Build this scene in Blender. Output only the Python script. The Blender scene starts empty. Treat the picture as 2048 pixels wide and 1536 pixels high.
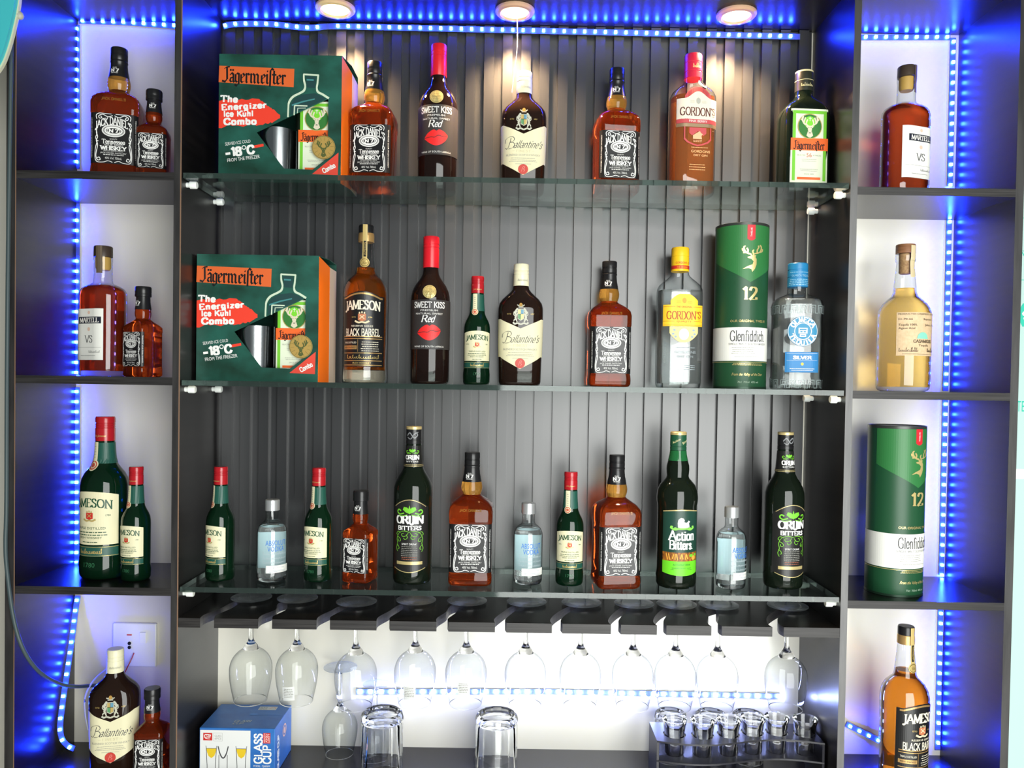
import bpy, bmesh, math, random
from mathutils import Vector, Matrix
from mathutils.geometry import tessellate_polygon

random.seed(7)
SC = bpy.context.scene
COL = SC.collection
PI = math.pi

# ------------------------------------------------------------------ camera
FPX, DIST, EYE = 1600.0, 1.3675, 1.5
CXP, CYP = 1024.0, 804.0
CAM_R = Matrix.Rotation(PI / 2 + math.radians(-1.11), 3, 'X') @ Matrix.Rotation(math.radians(0.9), 3, 'Z')
CAM_P = Vector((0, -DIST, EYE))
cd = bpy.data.cameras.new('camera')
cam = bpy.data.objects.new('camera', cd)
COL.objects.link(cam)
cam.matrix_world = Matrix.Translation(CAM_P) @ CAM_R.to_4x4()
cd.sensor_width = 36.0
cd.lens = FPX / 2048 * 36
cd.shift_y = (CYP - 768) / 2048
cd.clip_start = 0.02
SC.camera = cam

# ------------------------------------------------------------------ light and exposure
SC.view_settings.view_transform = 'Standard'
SC.view_settings.look = 'None'
SC.view_settings.gamma = 1.0
SC.view_settings.use_curve_mapping = False
SC.view_settings.exposure = 0.25
SC.cycles.transparent_max_bounces = 24
SC.cycles.max_bounces = 10
SC.cycles.transmission_bounces = 10

W = bpy.data.worlds.new('world')
SC.world = W
W.use_nodes = True
bg = W.node_tree.nodes['Background']
bg.inputs[0].default_value = (0.80, 0.90, 0.92, 1)
bg.inputs[1].default_value = 0.085


def area_light(name, loc, target, sx, sy, power, color):
    l = bpy.data.lights.new(name, 'AREA')
    l.shape = 'RECTANGLE'
    l.size, l.size_y = sx, sy
    l.energy = power
    l.color = color
    o = bpy.data.objects.new(name, l)
    COL.objects.link(o)
    o.location = loc
    o.rotation_euler = (Vector(target) - Vector(loc)).to_track_quat('-Z', 'Y').to_euler()
    return o


# daylight through the glass shop door behind and to the right of the photographer
area_light('door_daylight', (0.70, -2.0, 1.16), (0.55, 0.1, 1.16), 1.5, 2.28, 80, (0.98, 1.0, 0.97))


def at(px, py, Y):
    """pixel of the photograph -> the point at depth Y it shows"""
    d = CAM_R @ Vector(((px - CXP) / FPX, -(py - CYP) / FPX, -1))
    return CAM_P + d * ((Y + DIST) / d.y)


# ------------------------------------------------------------------ materials
def lin(c):
    if isinstance(c, str):
        c = c.lstrip('#')
        c = [int(c[i:i + 2], 16) / 255 for i in (0, 2, 4)]
        c = [x / 12.92 if x <= 0.04045 else ((x + 0.055) / 1.055) ** 2.4 for x in c]
    return (c[0], c[1], c[2], 1)


MATS = {}


def mat(name, color, rough=0.5, metal=0.0, trans=0.0, ior=1.45, emit=None, estr=0.0, coat=0.0, noise=None, spec=None, bump=None):
    if name in MATS:
        return MATS[name]
    m = bpy.data.materials.new(name)
    m.use_nodes = True
    nt = m.node_tree
    b = nt.nodes['Principled BSDF']
    c = lin(color)
    b.inputs['Base Color'].default_value = c
    b.inputs['Roughness'].default_value = rough
    b.inputs['Metallic'].default_value = metal
    b.inputs['Transmission Weight'].default_value = trans
    b.inputs['IOR'].default_value = ior
    b.inputs['Coat Weight'].default_value = coat
    b.inputs['Coat Roughness'].default_value = 0.05
    if spec is not None:
        b.inputs['Specular IOR Level'].default_value = spec
    if emit is not None:
        b.inputs['Emission Color'].default_value = lin(emit)
        b.inputs['Emission Strength'].default_value = estr
    if noise:
        # noise = (scale xyz, color2, detail)
        tc = nt.nodes.new('ShaderNodeTexCoord')
        mp = nt.nodes.new('ShaderNodeMapping')
        mp.inputs['Scale'].default_value = noise[0]
        nz = nt.nodes.new('ShaderNodeTexNoise')
        nz.inputs['Detail'].default_value = noise[2]
        nz.inputs['Scale'].default_value = 1.0
        rp = nt.nodes.new('ShaderNodeValToRGB')
        rp.color_ramp.elements[0].position = 0.35
        rp.color_ramp.elements[1].position = 0.65
        rp.color_ramp.elements[0].color = c
        rp.color_ramp.elements[1].color = lin(noise[1])
        nt.links.new(tc.outputs['Object'], mp.inputs[0])
        nt.links.new(mp.outputs[0], nz.inputs[0])
        nt.links.new(nz.outputs[0], rp.inputs[0])
        nt.links.new(rp.outputs[0], b.inputs['Base Color'])
        if bump:
            bp = nt.nodes.new('ShaderNodeBump')
            bp.inputs['Strength'].default_value = bump
            bp.inputs['Distance'].default_value = 0.001
            nt.links.new(nz.outputs[0], bp.inputs['Height'])
            nt.links.new(bp.outputs[0], b.inputs['Normal'])
    MATS[name] = m
    return m


def thin_glass(name, tint, edge, gloss_rough=0.02, base=0.05, k=0.75, scatter=0.0):
    """thin clear glass: see-through, mirror-like and darker at grazing angles"""
    if name in MATS:
        return MATS[name]
    m = bpy.data.materials.new(name)
    m.use_nodes = True
    nt = m.node_tree
    for n in list(nt.nodes):
        nt.nodes.remove(n)
    N = nt.nodes.new
    out = N('ShaderNodeOutputMaterial')
    lw = N('ShaderNodeLayerWeight')
    lw.inputs[0].default_value = 0.5
    pw = N('ShaderNodeMath'); pw.operation = 'POWER'; pw.inputs[1].default_value = 4.0
    ml = N('ShaderNodeMath'); ml.operation = 'MULTIPLY_ADD'
    ml.inputs[1].default_value = k; ml.inputs[2].default_value = base
    p2 = N('ShaderNodeMath'); p2.operation = 'POWER'; p2.inputs[1].default_value = 3.0
    mc = N('ShaderNodeMix'); mc.data_type = 'RGBA'
    mc.inputs[6].default_value = lin(tint); mc.inputs[7].default_value = lin(edge)
    tr = N('ShaderNodeBsdfTransparent')
    gl = N('ShaderNodeBsdfGlossy'); gl.inputs['Roughness'].default_value = gloss_rough
    mx = N('ShaderNodeMixShader')
    L = nt.links.new
    L(lw.outputs['Facing'], pw.inputs[0]); L(pw.outputs[0], ml.inputs[0])
    L(lw.outputs['Facing'], p2.inputs[0]); L(p2.outputs[0], mc.inputs[0])
    L(mc.outputs[2], tr.inputs[0])
    L(ml.outputs[0], mx.inputs[0]); L(tr.outputs[0], mx.inputs[1]); L(gl.outputs[0], mx.inputs[2])
    if scatter:      # pressed glass scatters a little light at its rim
        tl = N('ShaderNodeBsdfTranslucent'); tl.inputs[0].default_value = (.9, .95, 1, 1)
        df = N('ShaderNodeBsdfDiffuse'); df.inputs[0].default_value = (.8, .85, .9, 1)
        ad = N('ShaderNodeMixShader'); ad.inputs[0].default_value = 0.5
        sm = N('ShaderNodeMath'); sm.operation = 'MULTIPLY'; sm.inputs[1].default_value = scatter
        m2 = N('ShaderNodeMixShader')
        L(tl.outputs[0], ad.inputs[1]); L(df.outputs[0], ad.inputs[2]); L(p2.outputs[0], sm.inputs[0])
        L(sm.outputs[0], m2.inputs[0]); L(mx.outputs[0], m2.inputs[1]); L(ad.outputs[0], m2.inputs[2])
        L(m2.outputs[0], out.inputs[0])
    else:
        L(mx.outputs[0], out.inputs[0])
    MATS[name] = m
    return m


LAM = mat('dark_laminate', (0.005, 0.0045, 0.0045), 0.30, noise=((6, 6, 90), (0.010, 0.0085, 0.008), 4))
LAMH = mat('dark_laminate_board', (0.005, 0.0045, 0.0045), 0.27, noise=((4, 60, 60), (0.010, 0.0085, 0.008), 4))
EDGE = mat('edge_band', (0.012, 0.011, 0.011), 0.36, ior=1.8, noise=((60, 60, 9), (0.034, 0.032, 0.031), 5), bump=0.3)
EDGEH = mat('edge_band_board', (0.012, 0.011, 0.011), 0.46, ior=1.45, noise=((9, 60, 260), (0.034, 0.032, 0.031), 5), bump=0.3)
TAN = mat('edge_glue_line', (0.20, 0.12, 0.075), 0.6)
WALL = mat('cream_wall_gloss', (0.70, 0.675, 0.575), 0.24, ior=2.1, noise=((3, 3, 3), (0.74, 0.72, 0.63), 3))
SLAT = mat('charcoal_panel', (0.019, 0.020, 0.022), 0.32, ior=1.72, noise=((30, 30, 2), (0.026, 0.027, 0.029), 3))
FLOOR = mat('pale_floor', (0.50, 0.48, 0.44), 0.3, noise=((5, 5, 5), (0.56, 0.54, 0.50), 3))
WHITE = mat('white_plastic', (0.78, 0.79, 0.78), 0.35)
PEG = mat('frosted_peg', (0.80, 0.84, 0.80), 0.3)
SHELF_G = thin_glass('shelf_glass', (0.955, 0.98, 0.968), (0.45, 0.60, 0.54), base=0.045)
SHELF_E = mat('shelf_glass_edge', (0.16, 0.23, 0.205), 0.05, trans=0.88, ior=1.5)
CLEAR = thin_glass('clear_bottle_glass', (0.96, 0.98, 0.98), (0.30, 0.34, 0.35), base=0.06)
STEMW = thin_glass('stemware_glass', (0.97, 0.98, 0.975), (0.34, 0.36, 0.40), base=0.035, k=0.55)
FOOTG = thin_glass('foot_glass', (0.95, 0.97, 0.97), (0.70, 0.74, 0.76), base=0.13, k=1.0, scatter=0.55)
SOLIDG = mat('solid_clear_glass', (0.96, 0.97, 0.98), 0.02, trans=1.0, ior=1.42)


# ------------------------------------------------------------------ object helpers
def mesh_obj(name, verts, faces, material, parent=None, smooth=None, mats=None, fmat=None, loc=None):
    me = bpy.data.meshes.new(name)
    me.from_pydata([tuple(v) for v in verts], [], faces)
    if mats:
        for m in mats:
            me.materials.append(m)
        if fmat:
            me.polygons.foreach_set('material_index', fmat)
    elif material:
        me.materials.append(material)
    if smooth is not None:
        me.polygons.foreach_set('use_smooth', [True] * len(me.polygons))
        me.set_sharp_from_angle(angle=math.radians(smooth))
    me.update()
    o = bpy.data.objects.new(name, me)
    COL.objects.link(o)
    if parent:
        o.parent = parent
    if loc:
        o.location = loc
    return o


def empty(name, loc=(0, 0, 0), rz=0.0):
    o = bpy.data.objects.new(name, None)
    COL.objects.link(o)
    o.empty_display_size = 0.05
    o.location = loc
    o.rotation_euler = (0, 0, rz)
    return o


def tag(o, label=None, cat=None, group=None, kind=None):
    if label: o['label'] = label
    if cat: o['category'] = cat
    if group: o['group'] = group
    if kind: o['kind'] = kind
    return o


BOXF = [(0, 3, 2, 1), (4, 5, 6, 7), (0, 1, 5, 4), (1, 2, 6, 5), (2, 3, 7, 6), (3, 0, 4, 7)]


def boxv(x0, x1, y0, y1, z0, z1):
    return [(x0, y0, z0), (x1, y0, z0), (x1, y1, z0), (x0, y1, z0), (x0, y0, z1), (x1, y0, z1), (x1, y1, z1), (x0, y1, z1)]


def box(name, x0, x1, y0, y1, z0, z1, material, parent=None, front=None, bev=0.0):
    """front: a material for the face towards -Y"""
    v = boxv(x0, x1, y0, y1, z0, z1)
    if bev:
        bm = bmesh.new()
        vs = [bm.verts.new(p) for p in v]
        for f in BOXF:
            bm.faces.new([vs[i] for i in f])
        bmesh.ops.bevel(bm, geom=bm.edges[:], offset=bev, segments=2, affect='EDGES', profile=0.5)
        me = bpy.data.meshes.new(name)
        bm.to_mesh(me); bm.free()
        me.materials.append(material)
        o = bpy.data.objects.new(name, me)
        COL.objects.link(o)
        if parent: o.parent = parent
        return o
    if front:
        return mesh_obj(name, v, BOXF, None, parent, mats=[material, front], fmat=[0, 0, 1, 0, 0, 0])
    return mesh_obj(name, v, BOXF, material, parent)


def copy_tree(o, parent=None):
    c = o.copy()
    COL.objects.link(c)
    if parent:
        c.parent = parent
    for ch in o.children:
        copy_tree(ch, c)
    return c


# ------------------------------------------------------------------ lofted bodies; a section is (z, half width, half depth, corner radius)
def C(z, r):
    return (z, r, r, r)


def smooth_secs(secs, n=4):
    """Catmull-Rom through sections"""
    out = []
    m = len(secs)
    for i in range(m - 1):
        p0, p1, p2, p3 = secs[max(i - 1, 0)], secs[i], secs[i + 1], secs[min(i + 2, m - 1)]
        for k in range(n):
            t = k / n
            out.append(tuple(0.5 * (2 * b + (c - a) * t + (2 * a - 5 * b + 4 * c - d) * t * t + (3 * b - a - 3 * c + d) * t ** 3)
                             for a, b, c, d in zip(p0, p1, p2, p3)))
    out.append(secs[-1])
    return out


def ring_pts(a, b, r, K):
    r = max(min(r, a * 0.985, b * 0.985), 1e-5)
    pts = []
    for cx, cy, a0 in ((a - r, -(b - r), -90), (a - r, b - r, 0), (-(a - r), b - r, 90), (-(a - r), -(b - r), 180)):
        for k in range(K):
            t = math.radians(a0 + 90 * k / (K - 1))
            pts.append((cx + r * math.cos(t), cy + r * math.sin(t)))
    return pts


def loft(secs, K=8, caps=(True, True)):
    v, f = [], []
    n = 4 * K
    for (z, a, b, r) in secs:
        v += [(x, y, z) for x, y in ring_pts(a, b, r, K)]
    for i in range(len(secs) - 1):
        for j in range(n):
            k = (j + 1) % n
            f.append((i * n + j, i * n + k, (i + 1) * n + k, (i + 1) * n + j))
    if caps[0]:
        f.append(tuple(range(n - 1, -1, -1)))
    if caps[1]:
        o = (len(secs) - 1) * n
        f.append(tuple(range(o, o + n)))
    return v, f


def lofted(name, secs, material, parent=None, K=8, smooth=38, caps=(True, True)):
    v, f = loft(secs, K, caps)
    return mesh_obj(name, v, f, material, parent, smooth)


def surf_of(secs):
    zs = [s[0] for s in secs]

    def fn(u, v, off):
        if v <= zs[0]:
            s = secs[0]
        elif v >= zs[-1]:
            s = secs[-1]
        else:
            for i in range(len(zs) - 1):
                if zs[i] <= v <= zs[i + 1] and zs[i + 1] > zs[i]:
                    t = (v - zs[i]) / (zs[i + 1] - zs[i])
                    s = tuple(p + (q - p) * t for p, q in zip(secs[i], secs[i + 1]))
                    break
        _, a, b, r = s
        r = max(min(r, a * 0.985, b * 0.985), 1e-5)
        sg = 1 if u >= 0 else -1
        w = abs(u)
        if w <= a - r:
            x, y, nx, ny = w, -b, 0, -1
        else:
            w -= a - r
            q = r * PI / 2
            if w <= q:
                t = w / r
                nx, ny = math.sin(t), -math.cos(t)
                x, y = a - r + r * nx, -(b - r) + r * ny
            else:
                w -= q
                if w <= 2 * (b - r):
                    x, y, nx, ny = a, -(b - r) + w, 1, 0
                else:
                    w -= 2 * (b - r)
                    t = min(w / r, PI / 2)
                    nx, ny = math.cos(t), math.sin(t)
                    x, y = a - r + r * nx, (b - r) + r * ny
        return Vector((sg * (x + nx * off), y + ny * off, v))
    return fn


def plane_surf(origin, ux, vy):
    o, ux, vy = Vector(origin), Vector(ux).normalized(), Vector(vy).normalized()
    n = ux.cross(vy)

    def fn(u, v, off):
        return o + ux * u + vy * v + n * off
    return fn


# ------------------------------------------------------------------ lettering
GLY = {
 'A': (.84, "0,0 .42,1 .84,0|.16,.36 .68,.36"), 'B': (.72, ".1,0 .1,1|~.1,1 .4,1 .6,.88 .6,.66 .4,.53 .1,.53|~.38,.53 .64,.44 .68,.2 .48,0 .1,0"),
 'C': (.80, "~.74,.76 .64,.95 .42,1 .16,.86 .06,.5 .16,.14 .42,0 .64,.06 .77,.26"), 'D': (.82, ".1,0 .1,1|~.1,1 .42,1 .68,.84 .76,.5 .68,.16 .42,0 .1,0"),
 'E': (.66, ".1,0 .1,1|.1,1 .58,1 .58,.86|.1,.52 .46,.52|.1,0 .6,0 .6,.16"), 'F': (.62, ".1,0 .1,1|.1,1 .58,1 .58,.86|.1,.52 .46,.52"),
 'G': (.86, "~.74,.78 .62,.95 .42,1 .16,.86 .06,.5 .16,.14 .42,0 .62,.05 .74,.18|.74,.44 .74,.05|.52,.44 .84,.44"),
 'H': (.84, ".1,0 .1,1|.74,0 .74,1|.1,.52 .74,.52"), 'I': (.26, ".13,0 .13,1"), 'J': (.42, "~.3,1 .3,.4 .28,.05 .1,-.14 -.04,-.08"),
 'K': (.80, ".1,0 .1,1|.72,1 .12,.42|.28,.58 .76,0"), 'L': (.64, ".1,0 .1,1|.1,0 .58,0 .58,.18"),
 'M': (1.0, ".08,0 .12,1 .5,.1 .88,1 .92,0"), 'N': (.86, ".1,0 .1,1 .76,0 .76,1"),
 'O': (.88, "~.44,1 .18,.88 .06,.5 .18,.12 .44,0 .70,.12 .82,.5 .70,.88 .44,1"), 'P': (.66, ".1,0 .1,1|~.1,1 .42,1 .6,.88 .6,.62 .42,.5 .1,.5"),
 'Q': (.88, "~.44,1 .18,.88 .06,.5 .18,.12 .44,0 .70,.12 .82,.5 .70,.88 .44,1|.5,.14 .84,-.14"),
 'R': (.78, ".1,0 .1,1|~.1,1 .42,1 .6,.88 .6,.64 .42,.52 .1,.52|.38,.52 .74,0"),
 'S': (.62, "~.54,.78 .46,.96 .28,1 .1,.9 .1,.7 .3,.54 .5,.4 .54,.2 .44,.04 .26,0 .1,.06 .04,.24"),
 'T': (.76, ".38,0 .38,1|.02,.84 .02,1 .74,1 .74,.84"), 'U': (.82, "~.1,1 .1,.4 .16,.1 .4,0 .64,.1 .70,.4 .70,1"), 'V': (.80, ".02,1 .4,0 .78,1"),
 'W': (1.1, ".02,1 .3,0 .55,.9 .8,0 1.08,1"), 'X': (.8, ".04,1 .76,0|.74,1 .04,0"), 'Y': (.78, ".02,1 .38,.48 .76,1|.38,.48 .38,0"), 'Z': (.7, ".06,1 .62,1 .06,0 .64,0"),
 '1': (.42, ".06,.82 .24,1 .24,0"), '2': (.60, "~.06,.76 .14,.95 .32,1 .5,.9 .52,.7 .36,.4 .06,0|.06,0 .54,0 .54,.16"), '7': (.56, ".04,.84 .04,1 .54,1 .22,0"),
 "'": (.2, ".1,1 .06,.76"), '.': (.22, ".1,0 .1,.06"), ' ': (.36, ""), '&': (.8, "~.7,.0 .2,.7 .3,1 .48,.8 .1,.3 .2,0 .5,.05 .74,.4"),
 'a': (.52, "~.08,.52 .2,.64 .38,.6 .4,.4 .4,.0|~.4,.36 .14,.32 .05,.16 .14,.0 .28,.02 .4,.16"), 'c': (.5, "~.44,.52 .3,.66 .14,.58 .06,.32 .14,.06 .3,0 .46,.14"),
 'd': (.6, ".46,0 .46,1|~.46,.52 .28,.66 .12,.58 .06,.32 .12,.06 .28,0 .46,.14"), 'e': (.52, "~.06,.34 .46,.36 .4,.58 .26,.66 .12,.56 .06,.32 .14,.06 .3,0 .46,.14"),
 'f': (.36, "~.16,0 .16,.5 .16,.84 .26,1 .4,.94|.02,.62 .34,.62"), 'h': (.6, ".1,0 .1,1|~.1,.5 .24,.65 .42,.6 .46,.42 .46,0"), 'i': (.26, ".13,0 .13,.64|.13,.86 .13,.92"),
 'k': (.58, ".1,0 .1,1|.48,.64 .1,.26|.22,.38 .52,0"), 'l': (.24, ".12,0 .12,1"), 'm': (.88, ".1,0 .1,.64|~.1,.5 .22,.65 .4,.6 .44,.42 .44,0|~.44,.5 .56,.65 .74,.6 .78,.42 .78,0"),
 'n': (.60, ".1,0 .1,.64|~.1,.5 .24,.65 .42,.6 .46,.42 .46,0"), 'o': (.56, "~.28,.66 .12,.58 .06,.33 .12,.08 .28,0 .44,.08 .5,.33 .44,.58 .28,.66"),
 'r': (.42, ".1,0 .1,.64|~.1,.46 .22,.63 .38,.62"), 's': (.44, "~.38,.52 .26,.66 .12,.62 .08,.48 .22,.36 .36,.24 .34,.06 .2,0 .06,.1"),
 't': (.36, "~.16,.84 .16,.2 .22,.02 .36,.06|.02,.64 .34,.64"), 'b': (.6, ".1,0 .1,1|~.1,.52 .28,.66 .44,.58 .5,.32 .44,.06 .28,0 .1,.14"), 'g': (.58, "~.44,.54 .28,.66 .12,.58 .06,.34 .12,.1 .28,.04 .44,.16|~.44,.64 .44,.1 .42,-.14 .26,-.24 .1,-.18"),
 'u': (.58, "~.08,.64 .08,.2 .16,.02 .3,.02 .44,.18|.46,.64 .46,0"), 'z': (.5, ".06,.64 .42,.64 .06,0 .44,0"), '8': (.6, "~.3,.54 .1,.66 .1,.9 .3,1 .5,.9 .5,.66 .3,.54 .06,.4 .06,.12 .3,0 .54,.12 .54,.4 .3,.54"),
 'y': (.54, ".04,.64 .28,.04|~.5,.64 .26,.0 .14,-.24 .0,-.22"),
}
BLK = {  # blackletter
 'J': (.46, "~.42,1 .2,.96 .06,.86|.24,.96 .28,.2 .14,0 -.06,.05"), 'a': (.37, "0,.46 .12,.6 .24,.5 .24,.06 .31,0|.24,.32 .06,.27 0,.12 .08,0 .24,.1|.03,.76 .03,.82|.2,.76 .2,.82"),
 'g': (.37, "0,.5 0,.1 .1,0 .24,.1|0,.5 .12,.6 .24,.52|.24,.58 .24,-.1 .1,-.24 -.03,-.16"), 'e': (.34, ".24,.1 .1,0 0,.08 0,.5 .14,.6 .25,.46 .02,.27"),
 'r': (.31, "-.05,.52 .02,.6 .02,.06 .08,0|.02,.5 .13,.6 .22,.52"), 'm': (.76, "-.05,.52 .02,.6 .02,.06 .08,0|.02,.5 .16,.6 .27,.5 .27,.06 .33,0|.27,.5 .41,.6 .52,.5 .52,.06 .6,0"),
 'i': (.2, "-.05,.52 .02,.6 .02,.06 .1,0|.02,.78 .06,.84"), 'S': (.2, ".02,-.16 .02,.84 .12,1 .24,.92"), 't': (.28, ".06,.84 .06,.08 .14,0 .24,.06|-.06,.6 .2,.6"),
}


def catmull(p, n=5):
    o = []
    for i in range(len(p) - 1):
        a, b, c, d = p[max(i - 1, 0)], p[i], p[i + 1], p[min(i + 2, len(p) - 1)]
        for k in range(n):
            t = k / n
            o.append(tuple(0.5 * (2 * b[j] + (c[j] - a[j]) * t + (2 * a[j] - 5 * b[j] + 4 * c[j] - d[j]) * t * t + (3 * b[j] - a[j] - 3 * c[j] + d[j]) * t ** 3) for j in (0, 1)))
    o.append(p[-1])
    return o


def parse(s, n=4):
    st = []
    for part in s.split('|'):
        if not part:
            continue
        cur = part[0] == '~'
        p = [tuple(float(c) for c in q.split(',')) for q in part.lstrip('~').split()]
        st.append((catmull(p, n) if cur else p, cur))
    return st


FONT_CACHE = {}


def font_geo(s):
    if s in FONT_CACHE:
        return FONT_CACHE[s]
    cu = bpy.data.curves.new('t', 'FONT')
    cu.body = s
    cu.size = 1.0
    cu.resolution_u = 2
    cu.fill_mode = 'FRONT'
    o = bpy.data.objects.new('t', cu)
    me = bpy.data.meshes.new_from_object(o)
    v = [(p.co.x, p.co.y) for p in me.vertices]
    f = [tuple(p.vertices) for p in me.polygons]
    bpy.data.objects.remove(o)
    bpy.data.curves.remove(cu)
    bpy.data.meshes.remove(me)
    x0 = min((p[0] for p in v), default=0); x1 = max((p[0] for p in v), default=1)
    v = [((x - x0), y) for x, y in v]
    FONT_CACHE[s] = (v, f, x1 - x0)
    return FONT_CACHE[s]


class Dec:
    """flat print collected in (u, v), laid onto a surface later"""
    def __init__(s):
        s.v, s.f = [], []

    def quad(s, a, b, c, d):
        n = len(s.v)
        s.v += [a, b, c, d]
        s.f.append((n, n + 1, n + 2, n + 3))

    def grid(s, us, lo, hi, nv=1):
        n = len(s.v)
        for u in us:
            l = lo(u) if callable(lo) else lo
            h = hi(u) if callable(hi) else hi
            for j in range(nv + 1):
                s.v.append((u, l + (h - l) * j / nv))
        for i in range(len(us) - 1):
            for j in range(nv):
                a = n + i * (nv + 1) + j
                s.f.append((a, a + nv + 1, a + nv + 2, a + 1))
        return s

    def rect(s, u0, v0, u1, v1, n=10, nv=1):
        return s.grid([u0 + (u1 - u0) * i / n for i in range(n + 1)], v0, v1, nv)

    def poly(s, pts):
        n = len(s.v)
        s.v += list(pts)
        for t in tessellate_polygon([[Vector((x, y, 0)) for x, y in pts]]):
            a, b, c = [pts[i] for i in t]
            if (b[0] - a[0]) * (c[1] - a[1]) - (b[1] - a[1]) * (c[0] - a[0]) < 0:
                t = (t[0], t[2], t[1])
            s.f.append(tuple(n + i for i in t))
        return s

    def disc(s, cx, cy, rx, ry=None, n=20):
        ry = rx if ry is None else ry
        o = len(s.v)
        s.v.append((cx, cy))
        s.v += [(cx + rx * math.cos(2 * PI * i / n), cy + ry * math.sin(2 * PI * i / n)) for i in range(n)]
        s.f += [(o, o + 1 + i, o + 1 + (i + 1) % n) for i in range(n)]
        return s

    def ring(s, cx, cy, rx, ry, w, n=28):
        o = len(s.v)
        for i in range(n):
            t = 2 * PI * i / n
            s.v.append((cx + rx * math.cos(t), cy + ry * math.sin(t)))
            s.v.append((cx + (rx - w) * math.cos(t), cy + (ry - w) * math.sin(t)))
        for i in range(n):
            a, b = o + 2 * i, o + 2 * ((i + 1) % n)
            s.f.append((a, b, b + 1, a + 1))
        return s

    def stroke(s, pts, w, t=None, ang=0.0):
        """a pen stroke; the nib is w wide and t thick, held at ang"""
        t = w if t is None else t
        e = (math.cos(ang), math.sin(ang))
        hw = lambda nx, ny: (abs(nx * e[0] + ny * e[1]) * w + abs(-nx * e[1] + ny * e[0]) * t) / 2
        for i in range(len(pts) - 1):
            (x0, y0), (x1, y1) = pts[i], pts[i + 1]
            l = math.hypot(x1 - x0, y1 - y0)
            if l < 1e-9:
                continue
            nx, ny = -(y1 - y0) / l, (x1 - x0) / l
            h = hw(nx, ny)
            tx, ty = (x1 - x0) / l, (y1 - y0) / l
            ex = min(h, hw(tx, ty)) * 0.55
            s.quad((x0 + nx * -h - tx * ex, y0 + ny * -h - ty * ex), (x1 - nx * h + tx * ex, y1 - ny * h + ty * ex),
                   (x1 + nx * h + tx * ex, y1 + ny * h + ty * ex), (x0 + nx * h - tx * ex, y0 + ny * h - ty * ex))
        return s

    def curve(s, pts, w, t=None, ang=0.0, n=4):
        return s.stroke(catmull(pts, n), w, t, ang)

    def _place(s, v, f, tot, cx, cy, h, w, slant, arc, rot):
        k = (w / tot) if w else h
        cr, sr = math.cos(rot), math.sin(rot)
        o = len(s.v)
        for x, y in v:
            X = (x - tot / 2) * k + slant * (y - 0.35) * h
            Y = (y - 0.36) * h + arc * (((x - tot / 2) * k) ** 2)
            s.v.append((cx + X * cr - Y * sr, cy + X * sr + Y * cr))
        s.f += [tuple(i + o for i in q) for q in f]
        return s

    def text(s, t, cx, cy, h, w=None, slant=0.0, arc=0.0, rot=0.0):
        """plain lettering, h = size of the type (capitals are about 0.72 h)"""
        v, f, tot = font_geo(t)
        return s._place(v, f, tot, cx, cy, h, w, slant, arc, rot)

    def lett(s, t, cx, cy, h, w=None, wt=0.17, thin=0.05, serif=0.16, slant=0.0, arc=0.0, rot=0.0, gly=GLY, ang=0.0, track=0.05):
        """pen-built lettering with thick and thin strokes and serifs; h = height of capitals"""
        d = Dec()
        x = 0.0
        for ch in t:
            aw, spec = gly[ch]
            for pts, cur in parse(spec):
                p = [(x + a, b) for a, b in pts]
                d.stroke(p, wt, thin, ang)
                if serif:
                    for e, q in ((p[0], p[1]), (p[-1], p[-2])):
                        dx, dy = abs(e[0] - q[0]), abs(e[1] - q[1])
                        if dx < 0.7 * dy and min(abs(e[1]), abs(e[1] - 1), abs(e[1] - .64)) < 0.02 and ch not in "'.":
                            d.stroke([(e[0] - serif, e[1]), (e[0] + serif, e[1])], thin * 1.1, thin * 1.3)
            x += aw + track
        x -= track
        v = [(a, b) for a, b in d.v]
        o = len(s.v)
        k = (w / x) if w else h
        cr, sr = math.cos(rot), math.sin(rot)
        for a, b in v:
            X = (a - x / 2) * k + slant * (b - .5) * h
            Y = (b - 0.5) * h + arc * (((a - x / 2) * k) ** 2)
            s.v.append((cx + X * cr - Y * sr, cy + X * sr + Y * cr))
        s.f += [tuple(i + o for i in q) for q in d.f]
        return s

    def micro(s, cx, cy, w, h, rows=1, gap=0.0, seed=1):
        """print too small to read: rows of short dashes"""
        rn = random.Random(seed)
        for r in range(rows):
            y = cy - r * gap
            x = cx - w / 2 * rn.uniform(0.8, 1)
            e = -(x - cx) + cx
            while x < e:
                l = min(rn.uniform(1.2, 4.5) * h, e - x)
                if l > h * .5:
                    s.quad((x, y - h / 2), (x + l, y - h / 2), (x + l, y + h / 2), (x, y + h / 2))
                x += l + h * 0.8
        return s

    def build(s, name, material, parent, surf, off=0.0004, flat=False):
        V, F = list(s.v), []
        O = [off + ((i // 4) % 25) * 4e-6 for i in range(len(V))]     # overlapping strokes never share a plane
        st = [tuple(f) for f in s.f]
        while st:                      # cut wide pieces so that they follow the curve
            f = st.pop()
            us = [V[i][0] for i in f]
            if max(us) - min(us) < 0.0045 or flat:
                F.append(f)
                continue
            if len(f) > 3:
                st += [(f[0], f[i], f[i + 1]) for i in range(1, len(f) - 1)]
                continue
            k = max(range(3), key=lambda i: abs(V[f[i]][0] - V[f[(i + 1) % 3]][0]))
            a, b, c = f[k], f[(k + 1) % 3], f[(k + 2) % 3]
            V.append(((V[a][0] + V[b][0]) / 2, (V[a][1] + V[b][1]) / 2))
            O.append((O[a] + O[b]) / 2)
            m = len(V) - 1
            st += [(a, m, c), (m, b, c)]
        return mesh_obj(name, [surf(u, w, o) for (u, w), o in zip(V, O)], F, material, parent)


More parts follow.
